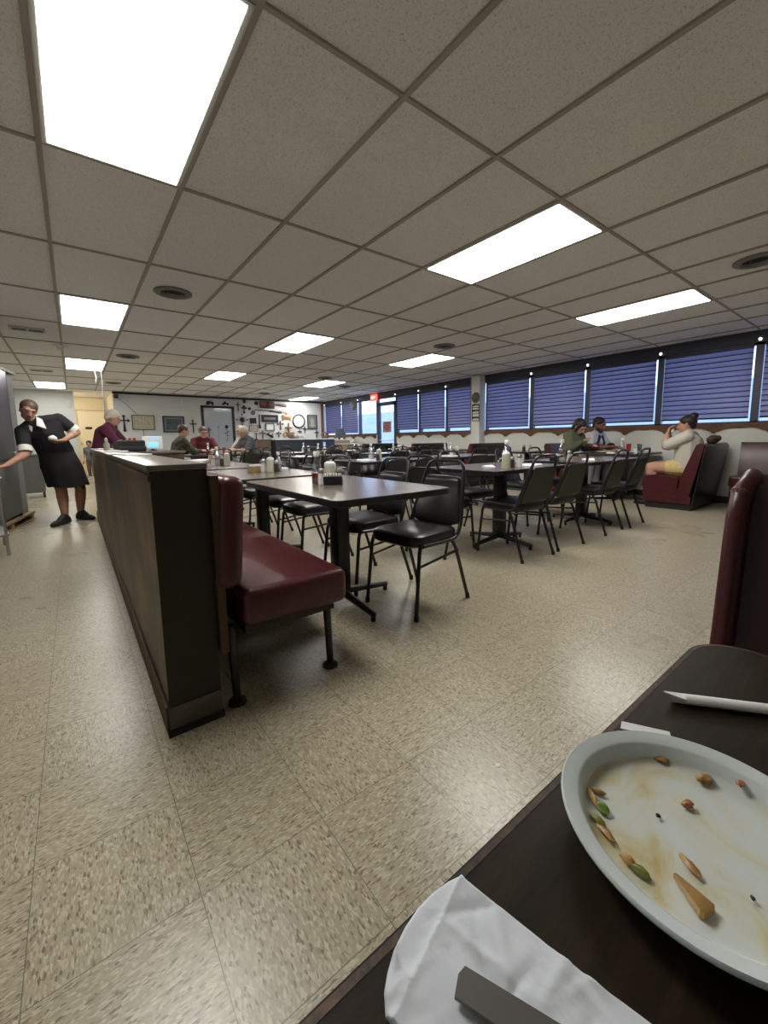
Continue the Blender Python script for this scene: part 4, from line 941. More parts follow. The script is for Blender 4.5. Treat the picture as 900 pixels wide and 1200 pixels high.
# ------------------------------------------------------------------ dark counter in the far corner
def far_counter():
    t = thing('service_counter', 'navy panelled counter in the far right corner with a pale top edge', 'counter', (4.50, 11.0, 0))
    B().bb((0, 0, .06), (1.46, .45, 1.03)).obj('front_panel', M['navy'], t, False); B().bb((1.46, 0, .06), (1.90, .45, 1.03)).obj('bluelit_end_panel', M['navylit'], t, False, label='end panel tinted as if lit blue'); B().bb((-.02, -.03, 1.03), (1.92, .48, 1.06), .006).obj('top', M['china'], t); B().bb((.02, .03, 0), (1.88, .42, .06)).obj('toe_kick', M['blackrubber'], t, False)
    for x in (.30, .75, 1.2): B().bb((x-.006, -.006, .08), (x+.006, .0, 1.02)).obj('panel_joint', M['darktrim'], t, False)
    B().bb((1.50, -.006, .82), (1.58, 0, .95)).obj('posted_note', M['paper'], t, False)
    o = thing('low_cabinet', 'brown low cabinet left of the navy counter', 'cabinet', (4.02, 11.25, 0)); B().bb((0, 0, .05), (.45, .42, 1.03)).obj('body', M['brown'], o, False); B().bb((-.01, -.02, 1.03), (.46, .43, 1.05)).obj('top', M['brown'], o, False); B().bb((.02, .03, 0), (.43, .4, .05)).obj('toe_kick', M['blackrubber'], o, False)
    s = thing('side_shelf', 'low white shelf unit beside the navy counter, under the far windows', 'shelf', (6.55, 11.2, 0)); B().bb((0, 0, .0), (.85, .34, .86)).obj('body', M['tan'], s, False); B().bb((-.02, -.02, .86), (.87, .34, .89), .004).obj('top', M['white'], s)
    b = thing('cardboard_box', 'tan cardboard box with white papers on the shelf by the far windows', 'box', (6.85, 11.36, .89)); B().bb((-.2, -.12, 0), (.25, .14, .11)).obj('carton', M['tan'], b, False); B().bb((-.16, -.1, .11), (.12, .1, .13)).obj('papers', M['paper'], b, False)
    m = thing('monitor', 'dark grey monitor by the far mauve blinds', 'monitor', (7.12, 11.90, .0), R(20)); B().bb((-.22, -.02, 1.08), (.22, .02, 1.40), .008).obj('housing', M['vent'], m); B().bb((-.03, .0, .86), (.03, .03, 1.12)).obj('neck', M['blackpl'], m, False); B().bb((-.15, -.1, .84), (.15, .12, .862)).obj('foot', M['blackpl'], m, False)
    st = thing('monitor_stand', 'brown stand under the far grey monitor', 'stand', (7.12, 11.90, 0), R(20)); B().bb((-.25, -.16, .10), (.25, .2, .84)).obj('body', M['brown'], st, False); B().bb((-.22, -.14, 0), (.22, .18, .10)).obj('plinth', M['blackrubber'], st, False)
    w = thing('wicker_basket', 'round brown wicker ornament on the navy counter end', 'ornament', (6.18, 11.25, 1.06)); a = B(); a.tube([(.085*math.cos(k*PI/8), 0, .11+.085*math.sin(k*PI/8)) for k in range(16)], .022, 8, True); a.obj('ring', plain('wicker', (.30, .16, .09), .8, noise=.5, nscale=50), w); B().bb((-.05, -.04, 0), (.05, .04, .03)).obj('base', M['brown'], w, False)
    f = thing('balloon', 'grey oval balloon on a string at the uncovered far window', 'balloon', (7.30, 11.28, .89)); B().lathe([(.001, 0), (.04, 0), (.04, .05), (.001, .05)], n=14).obj('weight', M['vent'], f); B().tube([(0, 0, .05), (.01, .02, .5), (0, .01, 1.05)], .004, 6).obj('string', M['vent'], f); B().hull([((0, -.06, 1.20), (.07, .17, .13)), ((0, .1, 1.28), (.05, .10, .09)), ((0, 0, 1.08), .015)]).obj('envelope', M['vent'], f)
    p = B(); p.bb((XW-.004, 9.72, 1.22), (XW+.001, 10.17, 1.555)); 
    po = thing('door_poster', 'faded pink printed notice taped on the glass door', 'poster', (XW+.022, 9.94, 1.385)); B().bb((-.003, -.21, -.165), (.003, .21, .165)).obj('sheet', M['poster'], po, False); l = B()
    for k, ww in enumerate((.16, .13, .17, .11)): l.bb((-.005, -ww, .10-.062*k), (-.0032, ww, .125-.062*k))
    l.obj('print_lines', plain('poster_ink', (.22, .06, .06), .8), po, False)
    p.bm.free()
far_counter()

# ------------------------------------------------------------------ things on the walls
YW = YB-.004
def cross(name, lab, x0, x1, z0, z1, m, style=0, y=YW, arm=None):
    w, h = x1-x0, z1-z0; cx, a = (x0+x1)/2, (arm or .68)*h
    t = thing(name, lab, 'cross', (cx, y, z0), 0, 'crosses on the back wall'); r = min(w, h)*.13
    if style == 0:
        B().bb((-r/1.6, -.022, 0), (r/1.6, 0, h), .003).obj('upright', m, t); B().bb((-w/2, -.026, a-r/1.6), (w/2, -.003, a+r/1.6), .003).obj('crossbar', m, t)
    else:
        b = B(); b.rings([[(-r*1.0, -.018, .03), (r*1.0, -.018, .03), (r*1.0, 0, .03), (-r*1.0, 0, .03)], [(-r*.45, -.018, a), (r*.45, -.018, a), (r*.45, 0, a), (-r*.45, 0, a)], [(-r*.7, -.018, h-.03), (r*.7, -.018, h-.03), (r*.7, 0, h-.03), (-r*.7, 0, h-.03)]]); b.obj('upright', m, t, False)
        b = B(); b.bb((-w/2+.03, -.02, a-r*.45), (w/2-.03, -.002, a+r*.45)); b.obj('crossbar', m, t, False)
        f = B()
        for px, pz in ((0, h-.03), (-w/2+.03, a), (w/2-.03, a), (0, .035)):
            for dx, dz in ((0, .022), (.022, 0), (-.022, 0), (0, -.022)): f.ball((px+dx, -.01, pz+dz), (.02, .011, .02), 8)
        f.ball((0, -.014, a), (r*.9, .014, r*.9), 10); f.obj('finials', m, t)
def frame(name, lab, x0, x1, z0, z1, fm, pm, fw=.03, mat=None, y=YW, cat='picture'):
    cx, cz = (x0+x1)/2, (z0+z1)/2; w, h = x1-x0, z1-z0
    t = thing(name, lab, cat, (cx, y, cz), 0, 'framed pieces on the back wall'); b = B()
    for a, c in (((-w/2, -h/2), (w/2, -h/2+fw)), ((-w/2, h/2-fw), (w/2, h/2)), ((-w/2, -h/2), (-w/2+fw, h/2)), ((w/2-fw, -h/2), (w/2, h/2))): b.bb((a[0], -.025, a[1]), (c[0], 0, c[1]))
    b.obj('frame', fm, t, False)
    if mat: B().bb((-w/2+fw, -.012, -h/2+fw), (w/2-fw, -.004, h/2-fw)).obj('mat_board', mat, t, False)
    k = fw*(2.1 if mat else 1.); B().bb((-w/2+k, -.016, -h/2+k), (w/2-k, -.004, h/2-k)).obj('print', pm, t, False); return t
def tractor(lab, x0, x1, z0, z1, car=False):
    w, h = x1-x0, z1-z0; t = thing('metal_car' if car else 'metal_tractor', lab, 'wall ornament', ((x0+x1)/2, YW, z0), 0, 'black metal vehicles over the door'); m = M['iron']
    b = B(); b.prism([(-w*.48, h*.28), (w*.48, h*.28), (w*.46, h*.55), (w*.1, h*.60), (w*.05, h*.95), (-w*.22, h*.95), (-w*.26, h*.55), (-w*.46, h*.5)] if car else [(-w*.45, h*.30), (w*.45, h*.30), (w*.45, h*.62), (w*.02, h*.62), (-w*.02, h*.8), (-w*.28, h*.8), (-w*.42, h*.62)], 'y', -.015, 0); b.obj('body', m, t, False)
    for px, r in ((-w*.28, h*(.24 if car else .34)), (w*.32, h*(.24 if car else .22))): B().cyl((px, -.02, r), (px, 0, r), r, n=18).obj('wheel', m, t)
    if not car: B().cyl((w*.2, -.008, h*.6), (w*.2, -.008, h), .012, n=8).obj('exhaust', m, t)
def wall_decor():
    I = M['iron']; BK = M['blackpl']
    cross('ornate_cross', 'ornate black iron cross, leftmost on the back wall', 1.07, 1.33, 1.32, 1.79, I, 1)
    t = frame('framed_print', 'framed parchment print with two line drawings, left of the blue picture', 1.39, 1.96, 1.38, 1.80, BK, M['parch'], .022)
    l = B()
    for cx in (-.13, .13):
        for a, b in (((cx-.10, -.14), (cx+.10, -.135)), ((cx-.10, .135), (cx+.10, .14)), ((cx-.10, -.14), (cx-.095, .14)), ((cx+.095, -.14), (cx+.10, .14))): l.bb((a[0], -.018, a[1]), (b[0], -.015, b[1]))
        for k in range(5): l.bb((cx-.06, -.018, -.06+.03*k), (cx+.05-.012*k, -.015, -.054+.03*k))
    l.obj('drawn_lines', plain('ink_line', (.14, .12, .08), .8), t, False)
    frame('framed_painting', 'dark framed blue landscape picture on the back wall', 2.17, 2.76, 1.30, 1.79, BK, M['sea'], .04, M['greyprint'])
    cross('wooden_cross', 'plain black cross left of the pale door', 2.90, 3.10, 1.29, 1.69, I, 0)
    s = thing('wall_sensor', 'small white sensor high on the back wall, left of the door', 'sensor', (2.72, YW, 2.23)); B().lathe([(.001, 0), (.045, 0), (.04, .02), (.001, .035)], n=18).obj('dome', M['white'], s); s.rotation_euler = (PI/2, 0, 0)
    c = thing('camera_bracket', 'small black security camera in the corner with a cable', 'camera', (1.06, YW, 2.30)); B().bb((-.05, -.10, -.05), (.05, 0, .05), .01).obj('body', I, c); B().tube([(.03, -.01, -.04), (.2, -.006, -.18), (.47, -.006, -.48)], .005, 6).obj('cable', I, c)
    o = B().cyl((1.66, YW-.006, .92), (1.66, YW-.006, 1.38), .006, n=6).obj('power_cord', I, None); tag(o, 'thin black cord hanging below the parchment print', 'cord')
    tractor('black metal tractor over the pale door, left one', 3.42, 3.66, 2.16, 2.32); tractor('black metal car over the pale door, right one', 3.90, 4.12, 2.17, 2.30, True)
    # pale door
    d = B().bb((3.33, YB-.02, .02), (4.19, YB, 2.07)).obj('door_3', M['doorpanel'], None, False); d['kind'] = 'structure'
    f = B(); f.bb((3.25, YB-.035, 0), (3.33, YB, 2.14)); f.bb((4.19, YB-.035, 0), (4.27, YB, 2.14)); f.bb((3.25, YB-.035, 2.07), (4.27, YB, 2.14)); f.obj('door_frame', M['darktrim'], d, False); B().bb((3.35, YB-.024, 1.93), (4.17, YB-.02, 1.95)).obj('door_rail', M['frame'], d, False)
    cross('standing_cross', 'black cross fixed on the pale door, left side', 3.38, 3.52, 1.10, 1.46, I, 0, YB-.022, .78)
    g = thing('garden_stake', 'thin metal stake with a heart top on the pale door', 'wall ornament', (3.745, YB-.024, .92)); B().cyl((0, -.005, 0), (0, -.005, .55), .005, n=6).obj('stem', M['vent'], g); B().hull([((-.012, -.006, .56), .012), ((.012, -.006, .56), .012), ((0, -.006, .535), .006)]).obj('heart', I, g)
    g = thing('metal_rose', 'black metal rose on a long stem on the pale door', 'wall ornament', (4.0, YB-.024, 1.02)); B().tube([(0, -.006, 0), (.01, -.006, .2), (0, -.006, .42)], .006, 6).obj('stem', I, g)
    b = B(); [b.ball((.03*math.cos(k*PI/3), -.015, .46+.03*math.sin(k*PI/3)), (.03, .012, .03), 8) for k in range(6)]; b.ball((0, -.02, .46), .02, 8); b.obj('bloom', I, g); b = B(); b.ball((-.035, -.008, .26), (.035, .005, .014), 8, (0, R(35), 0)); b.ball((.045, -.008, .30), (.035, .005, .014), 8, (0, R(-40), 0)); b.ball((.05, -.008, .18), (.03, .005, .012), 8, (0, R(-30), 0)); b.obj('leaf', I, g)
    cross('iron_cross', 'slim black cross just right of the door, higher one', 4.33, 4.49, 2.00, 2.30, I, 0); cross('ornate_cross', 'ornate black cross right of the slim one', 4.52, 4.68, 1.93, 2.19, I, 1)
    def orn(name, lab, x, z, r, m=I):
        t = thing(name, lab, 'wall ornament', (x, YW, z)); b = B(); b.tube([(r*math.cos(k*PI/8), -.012, r*math.sin(k*PI/8)) for k in range(16)], .014, 6, True); b.obj('ring', m, t); b = B(); [b.ball((r*.55*math.cos(k*2*PI/5), -.012, r*.55*math.sin(k*2*PI/5)), (r*.34, .012, r*.34), 8) for k in range(5)]; b.obj('rosette', m, t)
    orn('iron_rosette', 'small iron rosette beside the ornate cross', 4.785, 2.09, .035); orn('iron_rosette', 'small iron ornament near the ceiling, left', 4.62, 2.32, .045); orn('iron_rosette', 'small iron ornament near the ceiling, right', 5.02, 2.28, .05); orn('iron_wreath', 'round grey wreath over the black plaque', 4.895, 1.96, .065, M['vent'])
    t = thing('starburst_ornament', 'black starburst ornament with two long pendants', 'wall ornament', (4.52, YW, 1.72)); b = B()
    for k in range(12): a = k*PI/6; b.cyl((.05*math.cos(a), -.01, .05*math.sin(a)), (.15*math.cos(a), -.01, .15*math.sin(a)), .009, .004, 6)
    b.obj('rays', I, t); B().ball((0, -.02, 0), (.08, .02, .08), 14).obj('boss', I, t); b = B()
    for a in range(4): b.ball((.17*math.cos(a*PI/2), -.012, .17*math.sin(a*PI/2)), (.024, .012, .03), 8)
    b.obj('end_beads', I, t)
    for x in (-.025, .025): B().cyl((x, -.01, -.28), (x, -.01, -.06), .005, n=6).obj('pendant', I, t)
    B().ball((0, -.012, -.29), (.04, .012, .02), 8).obj('pendant_weight', I, t)
    frame('wall_plaque', 'small solid black plaque under the wreath', 4.78, 4.99, 1.60, 1.78, BK, M['ventdark'], .02); frame('certificate', 'framed pale certificate under the black plaque', 4.75, 5.03, 1.33, 1.54, M['vent'], M['parch'], .014); frame('certificate', 'white certificate in a black frame under the long picture', 5.30, 5.62, 1.35, 1.61, BK, M['paper'], .022, M['white'])
    frame('panorama_picture', 'long dark framed panorama picture under the gun rack', 5.18, 5.77, 1.65, 1.90, BK, M['greyprint'], .04, M['darktrim']); frame('portrait_picture', 'grey framed portrait right of the clock', 6.90, 7.29, 1.42, 1.94, BK, M['greyprint'], .025, M['vent']); pt = [o for o in bpy.data.objects if o.get('label') == 'grey framed portrait right of the clock'][0]; b = B(); b.ball((0, -.016, .04), (.075, .004, .10), 14); b.hull([((0, -.016, -.12), (.11, .004, .06)), ((0, -.016, -.06), (.05, .004, .03))]); b.obj('printed_figure', plain('pale_grey_print', (.36, .36, .35), .7), pt); frame('notice_sheet', 'white notice pinned under the certificate, beside the small guitar', 4.70, 4.88, 1.03, 1.32, M['white'], M['paper'], .01)
    def guitar(lab, x, z0, z1, w, m):
        h = z1-z0; t = thing('toy_guitar', lab, 'wall ornament', (x, YW, z0)); b = B(); b.hull([((0, -.014, w*.5), (w*.5, .014, w*.5))]); b.hull([((0, -.014, w*1.05), (w*.38, .014, w*.38))]); b.obj('body', m, t); B().bb((-.011, -.022, w), (.011, -.004, h*.92)).obj('neck', I, t, False); B().bb((-.02, -.02, h*.9), (.02, -.004, h), .004).obj('headstock', I, t)
    guitar('slim black guitar ornament hanging left of the panorama picture', 5.105, 1.43, 1.91, .10, I); guitar('small dark guitar ornament low on the wall', 4.97, .92, 1.27, .13, I)
    g = thing('gun_rack', 'dark red wooden display rack near the ceiling', 'rack', (5.40, YW, 2.235)); B().bb((-.25, -.05, -.11), (.25, 0, .12), .006).obj('back_board', wood('dark_red_board', (.06, .02, .02), (.11, .04, .035), .6), g); b = B(); b.bb((-.25, -.06, -.02), (-.06, -.05, .11)); b.bb((.0, -.06, -.05), (.22, -.05, .10)); b.obj('carved_panel', M['redwood'], g, False); B().bb((.02, -.068, -.11), (.05, -.05, .12)).obj('post', I, g, False)
    b = thing('model_gun', 'long brown toy gun beside the red rack, upper', 'wall ornament', (5.88, YW, 2.26)); B().hull([((-.22, -.02, .0), (.02, .014, .025)), ((.2, -.02, -.03), (.03, .014, .05))]).obj('stock', plain('grey_brown_wood', (.16, .11, .09), .6, noise=.4), b); B().cyl((-.22, -.02, .015), (.15, -.02, .03), .012, n=8).obj('barrel', M['vent'], b)
    b = thing('rifle', 'long dark rifle hung under the red rack', 'rifle', (5.45, YW, 2.03)); B().cyl((-.5, -.02, .02), (.1, -.02, .012), .011, n=8).obj('barrel', I, b); B().hull([((.08, -.02, .005), (.03, .012, .02)), ((.45, -.02, -.03), (.03, .012, .035))]).obj('stock', M['brown'], b); B().bb((.02, -.03, -.03), (.16, -.01, .03), .005).obj('receiver', I, b)
    t = thing('antlers', 'tan antler mount over the gold plaque', 'wall ornament', (6.09, YW, 1.94)); B().ball((0, -.02, .03), (.05, .02, .04), 10).obj('mount', M['gold'], t)
    for s in (-1, 1): b = B(); b.tube([(0, -.02, .04), (s*.08, -.03, .06), (s*.14, -.03, .12), (s*.13, -.03, .17)], [.012, .011, .009, .004], 6); b.tube([(s*.07, -.03, .06), (s*.06, -.035, .13)], [.009, .003], 6); b.obj('antler', M['gold'], t)
    t = thing('gold_plaque', 'gold carved wooden plaque left of the clock', 'plaque', (6.09, YW, 1.81)); B().bb((-.15, -.02, -.06), (.15, 0, .07), .006).obj('board', M['gold'], t); [B().bb((x-.012, -.026, -.10), (x+.012, -.004, .10), .004).obj('side_bar', M['redwood'], t) for x in (-.14, .14)]; B().bb((-.1, -.024, -.015), (.1, -.02, .02)).obj('carving', M['redwood'], t, False)
    cross('carved_cross', 'dark brown flared cross left of the tall red cross', 5.73, 5.97, 1.38, 1.70, M['brown'], 1); cross('tall_cross', 'tall red-brown cross under the gold plaque', 6.00, 6.28, 1.11, 1.63, M['redwood'], 0, YW-.03); cross('wooden_cross', 'wide brown cross low on the wall under the panorama', 5.08, 5.31, 1.08, 1.37, M['redwood'], 0)
    t = thing('wall_figure', 'dark sprawling metal figure under the white certificate', 'wall ornament', (5.45, YW, 1.2)); b = B(); b.hull([((-.10, -.02, .05), .03), ((.08, -.02, -.05), .045)]); b.hull([((-.1, -.02, .05), .03), ((-.02, -.02, .09), .012)]); b.hull([((.05, -.02, .0), .02), ((.12, -.02, .05), .012)]); b.obj('figure', I, t); B().ball((.0, -.03, .03), (.05, .01, .03), 8).obj('white_patch', M['white'], t)
    cross('ornate_cross', 'small ornate grey cross under the flared cross', 5.68, 5.87, 1.13, 1.33, M['vent'], 1); orn('gold_wreath', 'thin gold wreath beside the tall red cross', 6.02, 1.23, .085, M['gold']); cross('small_cross', 'small pale gold cross right of the tall red cross', 6.28, 6.40, 1.11, 1.39, plain('pale_gold', (.42, .38, .26), .6), 0); cross('small_cross', 'small red-brown cross above the bent man', 6.49, 6.66, 1.18, 1.40, M['redwood'], 0); cross('small_cross', 'thin black cross at the lower right of the clock', 6.69, 6.87, 1.26, 1.51, I, 0); cross('small_cross', 'thin black cross below the portrait', 7.16, 7.35, 1.10, 1.39, I, 0)
    k = thing('wall_clock', 'large round white wall clock with a black rim', 'clock', (6.555, YW, 1.705)); k.rotation_euler = (PI/2, 0, 0)
    B().lathe([(.001, .0), (.215, .0), (.215, .012), (.001, .012)], n=48).obj('dial', M['paper'], k); B().lathe([(.205, 0), (.245, 0), (.25, .02), (.235, .035), (.21, .03), (.205, .012)], n=48).obj('rim', BK, k)
    b = B()
    for h in range(12):
        a = h*PI/6; b.box((.175*math.cos(a), .175*math.sin(a), .0135), (.035, .012, .003), (0, 0, a))
    b.obj('hour_marks', I, k, False)
    for nm, a, L, w in (('hour_hand', R(-135), .09, .012), ('minute_hand', R(-127), .14, .008)): B().box((L/2*math.cos(a), L/2*math.sin(a), .0165), (L, w, .003), (0, 0, a)).obj(nm, I, k, False)
    # white post
    t = thing('metal_flower', 'dark metal flower hung on the white post', 'wall ornament', (7.398, 6.26, 1.93)); b = B(); [b.ball((-.012, .085*math.cos(q*PI/5), .085*math.sin(q*PI/5)), (.012, .042, .042), 8) for q in range(10)]; b.ball((-.018, 0, 0), (.016, .06, .06), 10); b.obj('petals', plain('bronze', (.09, .085, .06), .5), t)
    t = thing('hanging_sign', 'dark cut-out metal sign under the flower on the white post', 'sign', (7.398, 6.26, 1.40)); b = B()
    for z in (.0, .16, .30): b.bb((-.01, -.11, z), (0, .11, z+.014)); 
    for z in (.05, .21, .34):
        for yy in (-.07, -.02, .03, .075): b.box((-.006, yy, z+.03), (.01, .030, .05), (.5*(1 if yy > 0 else -1), 0, 0))
    b.bb((-.01, -.11, 0), (0, -.098, .37)); b.bb((-.01, .098, 0), (0, .11, .37)); b.obj('letters_frame', I, t, False)
    t = thing('woollen_bag', 'brown woollen bag resting on the booth back beside the cream tee', 'bag', (6.85, 1.68, .875)); b = B(); q = random.Random(2); [b.ball((q.uniform(-.17, .17), q.uniform(-.025, .025), q.uniform(.03, .11)), q.uniform(.03, .05), 8) for _ in range(16)]; b.obj('body', M['brownfuzz'], t)
wall_decor()

# ------------------------------------------------------------------ people
def solid(b, name, mat, parent, vox, smooth=6, label=None):
    """join the overlapping pieces of a figure into one continuous surface"""
    me = b.mesh('tmp', mat, True, 180); o = bpy.data.objects.new('tmp', me); COL.objects.link(o)
    r = o.modifiers.new('r', 'REMESH'); r.mode = 'VOXEL'; r.voxel_size = vox; r.use_smooth_shade = True
    s = o.modifiers.new('s', 'SMOOTH'); s.iterations = smooth; s.factor = .5
    dg = bpy.context.evaluated_depsgraph_get(); m2 = bpy.data.meshes.new_from_object(o.evaluated_get(dg)); bpy.data.objects.remove(o); bpy.data.meshes.remove(me)
    m2.name = name; m2.materials.clear(); m2.materials.append(mat); m2.polygons.foreach_set('use_smooth', [True]*len(m2.polygons))
    ob = bpy.data.objects.new(name, m2); COL.objects.link(ob); ob.parent = parent
    if label: ob['label'] = label
    return ob
V = Vector
def limb(b, pts, rs):
    for i in range(len(pts)-1): b.hull([(pts[i], rs[i]), (pts[i+1], rs[i+1])])
def hand(b, wrist, d, n, curl=.5, side=1, sc=1.):
    """wrist point, finger direction d, palm normal n (the way the palm faces)"""
    d = V(d).normalized(); n = V(n); n = (n-d*n.dot(d)).normalized(); w = d.cross(n)*side; wr = V(wrist)
    k = wr+d*.085*sc
    b.hull([(wr+d*.01, .022*sc), (k+w*.028*sc, .014*sc), (k-w*.028*sc, .013*sc), (wr+d*.03*sc+w*.026*sc, .014*sc), (wr+d*.03*sc-w*.022*sc, .013*sc)])
    for q, (off, L) in enumerate(((.032, .068), (.011, .078), (-.011, .072), (-.031, .056))):
        p = k+w*off*sc; dd = d.copy(); r = .0092*sc
        for s in range(3):
            a = curl*(.5+.35*s); dd = (dd*math.cos(a*.8)+n*math.sin(a*.8)).normalized(); nn = (n-dd*n.dot(dd)); n2 = nn
            p2 = p+dd*L*sc*(.42, .32, .26)[s]; b.hull([(p, r), (p2, r*.9)]); p = p2; r *= .92
    t0 = wr+d*.025*sc+w*.026*sc; t1 = t0+(d*.6+w*.75+n*.35).normalized()*.038*sc; t2 = t1+(d*.9+w*.1+n*.45).normalized()*.032*sc
    b.hull([(t0, .013*sc), (t1, .0105*sc)]); b.hull([(t1, .0105*sc), (t2, .0085*sc)])
def hmat(hr): return Euler((hr[0], hr[1], hr[2]), 'XYZ').to_matrix()
def person(label, loc, rz, J, K):
    """J: joints in the figure's own frame (it faces +Y, its right hand is +X). K: clothing, colours"""
    root = thing('person', label, 'person', loc, rz); sc = K.get('sc', 1.); vox = K.get('vox', .009)*(1 if sc > .9 else .8)
    sk = M[K.get('skin', 'skin')]; H = hmat(J['hr']); hc = V(J['hd']); hp = lambda x, y, z: hc+H @ V((x*sc*K.get('hs', 1), y*sc*K.get('hs', 1), z*sc*K.get('hs', 1)))
    hs = sc*K.get('hs', 1.); wd = K.get('wide', 1.)
    pel, wai, che, nek = V(J['pel']), V(J['wai']), V(J['che']), V(J['nek'])
    b = B()
    ax = (che-pel).normalized(); T = V((0, 0, 1)).rotation_difference(ax).to_matrix()
    bel = K.get('belly', 1.)
    def tor(b, e):
        g = lambda p, r: (p, [v*sc+e for v in (r[0]*wd, r[1]*wd, r[2])])
        b.hull([g(pel, (.155, .115, .10)), g(wai, (.135*bel, .105*bel, .08))], None); b.hull([g(wai, (.135*bel, .105*bel, .08)), g(che, (.155, .112, .12))])
        b.hull([g(che, (.15, .108, .12)), (V(J['shL']), .055*sc+e), (V(J['shR']), .055*sc+e)]); b.hull([(V(J['shL']), .058*sc+e), (nek, .058*sc+e*.6), (V(J['shR']), .058*sc+e)])
    tor(b, -.004)
    # head
    b.hull([(hp(0, -.012, .025), (.076*hs, .094*hs, .088*hs)), (hp(0, .0, -.01), (.070*hs, .085*hs, .07*hs))], None)
    b.hull([(hp(0, .018, -.02), (.062*hs, .070*hs, .06*hs)), (hp(0, .052, -.088), (.030*hs, .026*hs, .022*hs)), (hp(.035, .01, -.07), .025*hs), (hp(-.035, .01, -.07), .025*hs)])
    b.hull([(hp(0, .083, .012), .010*hs), (hp(0, .104, -.028), .0125*hs), (hp(.013, .088, -.032), .008*hs), (hp(-.013, .088, -.032), .008*hs)])
    b.hull([(hp(-.04, .074, .028), .012*hs), (hp(.04, .074, .028), .012*hs)])
    b.hull([(hp(-.018, .078, -.056), .009*hs), (hp(.018, .078, -.056), .009*hs)])
    for s in (-1, 1): b.hull([(hp(s*.075, -.008, .012), .013*hs), (hp(s*.073, -.004, -.028), .010*hs)])
    b.hull([(nek-V((0, 0, .02)), .058*sc), (hp(0, -.02, -.055), .050*hs)])
    legs = K.get('legs', 'LR')
    for s in 'LR':
        limb(b, [V(J['sh'+s]), V(J['el'+s]), V(J['wr'+s])], [.050*sc*wd, .040*sc*wd, .026*sc])
        mid = V(J['el'+s]).lerp(V(J['wr'+s]), .3); b.hull([(V(J['el'+s]), .040*sc*wd), (mid, .042*sc*wd)])
        hd = J.get('ha'+s); d, n, cu = hd if hd else ((V(J['wr'+s])-V(J['el'+s])), (0, 0, -1), .6)
        hand(b, J['wr'+s], d, n, cu, 1 if s == 'L' else -1, sc)
        hip, kn, an, to = V(J['hp'+s]), V(J['kn'+s]), V(J['an'+s]), V(J['to'+s])
        limb(b, [hip, kn], [.082*sc*wd, .056*sc*wd]); cal = kn.lerp(an, .32)+V((0, -.012, 0)); limb(b, [kn, cal, an], [.056*sc*wd, .056*sc*wd, .036*sc]); b.hull([(an, .036*sc), (an+V((0, 0, -.03)), .032*sc)]); b.hull([(an+V((0, 0, -.045*sc)), .026*sc), ((an+V((0, 0, -.045*sc))).lerp(to, .62), .018*sc)])
        b.hull([(pel, .09*sc), (hip, .082*sc*wd)])
    solid(b, 'body', sk, root, vox, 4)
    # face
    e = B()
    for s in (-1, 1): e.ball(hp(s*.032, .0855, .010), (.0125*hs, .006*hs, .0055*hs), 10, H)
    e.obj('eye', M['eye'], root); l = B(); l.ball(hp(0, .0865, -.056), (.021*hs, .006*hs, .006*hs), 10, H); l.obj('lips', M['lip'], root)
    hb = M[K.get('hair', 'hairb')]; e = B()
    for s in (-1, 1): e.hull([(hp(s*.018, .0875, .030), .0042*hs), (hp(s*.046, .077, .032), .0035*hs)])
    e.obj('eyebrow', hb, root)
    # hair
    hl = K.get('hairlen', 'short')
    if hl != 'bald':
        h = B(); h.ball(hp(0, -.024, .042), (.085*hs, .098*hs, .082*hs), 20, H); h.hull([(hp(0, -.045, .03), (.080*hs, .07*hs, .08*hs)), (hp(0, -.06, -.03), (.062*hs, .045*hs, .04*hs))])
        if hl == 'bob': h.hull([(hp(0, -.03, .03), (.092*hs, .09*hs, .08*hs)), (hp(0, -.055, -.08), (.085*hs, .05*hs, .04*hs))]); [h.hull([(hp(s*.07, .03, .04), .026*hs), (hp(s*.075, .02, -.07), .022*hs)]) for s in (-1, 1)]
        if hl == 'bun': h.ball(hp(0, -.085, .105), (.05*hs, .05*hs, .045*hs), 14)
        if hl == 'backbun': h.ball(hp(0, -.125, .03), (.045*hs,)*3, 14)
        if hl == 'puffy': h.hull([(hp(0, -.03, .045), (.098*hs, .105*hs, .09*hs)), (hp(0, -.07, -.02), (.08*hs, .05*hs, .05*hs))])
        solid(h, 'hair', hb, root, .008, 3)
    if K.get('beard'):
        h = B(); h.hull([(hp(0, .060, -.092), (.040*hs, .030*hs, .026*hs)), (hp(.052, .022, -.055), .024*hs), (hp(-.052, .022, -.055), .024*hs), (hp(0, .082, -.082), .014*hs)]); solid(h, 'beard', hb, root, .007, 2)
    if K.get('glasses'):
        g = B(); [g.tube([hp(s*.034+.024*math.cos(q*PI/6), .098, .008+.018*math.sin(q*PI/6)) for q in range(12)], .0025, 5, True) for s in (-1, 1)]; g.tube([hp(-.01, .1, .01), hp(.01, .1, .01)], .0025, 5); [g.tube([hp(s*.058, .096, .012), hp(s*.082, .0, .015)], .0025, 5) for s in (-1, 1)]; g.obj('glasses', M['blackpl'], root)
    # clothes
    if K.get('shirt'):
        c = B(); tor(c, .012); sl = K.get('sleeve', .75)
        for s in 'LR':
            a, el, w = V(J['sh'+s]), V(J['el'+s]), V(J['wr'+s])
            if sl <= 1: limb(c, [a, a.lerp(el, sl)], [.066*sc*wd, .060*sc*wd])
            else: limb(c, [a, el, el.lerp(w, .9)], [.066*sc*wd, .055*sc*wd, .040*sc])
        solid(c, 'shirt', M[K['shirt']], root, vox, 5)
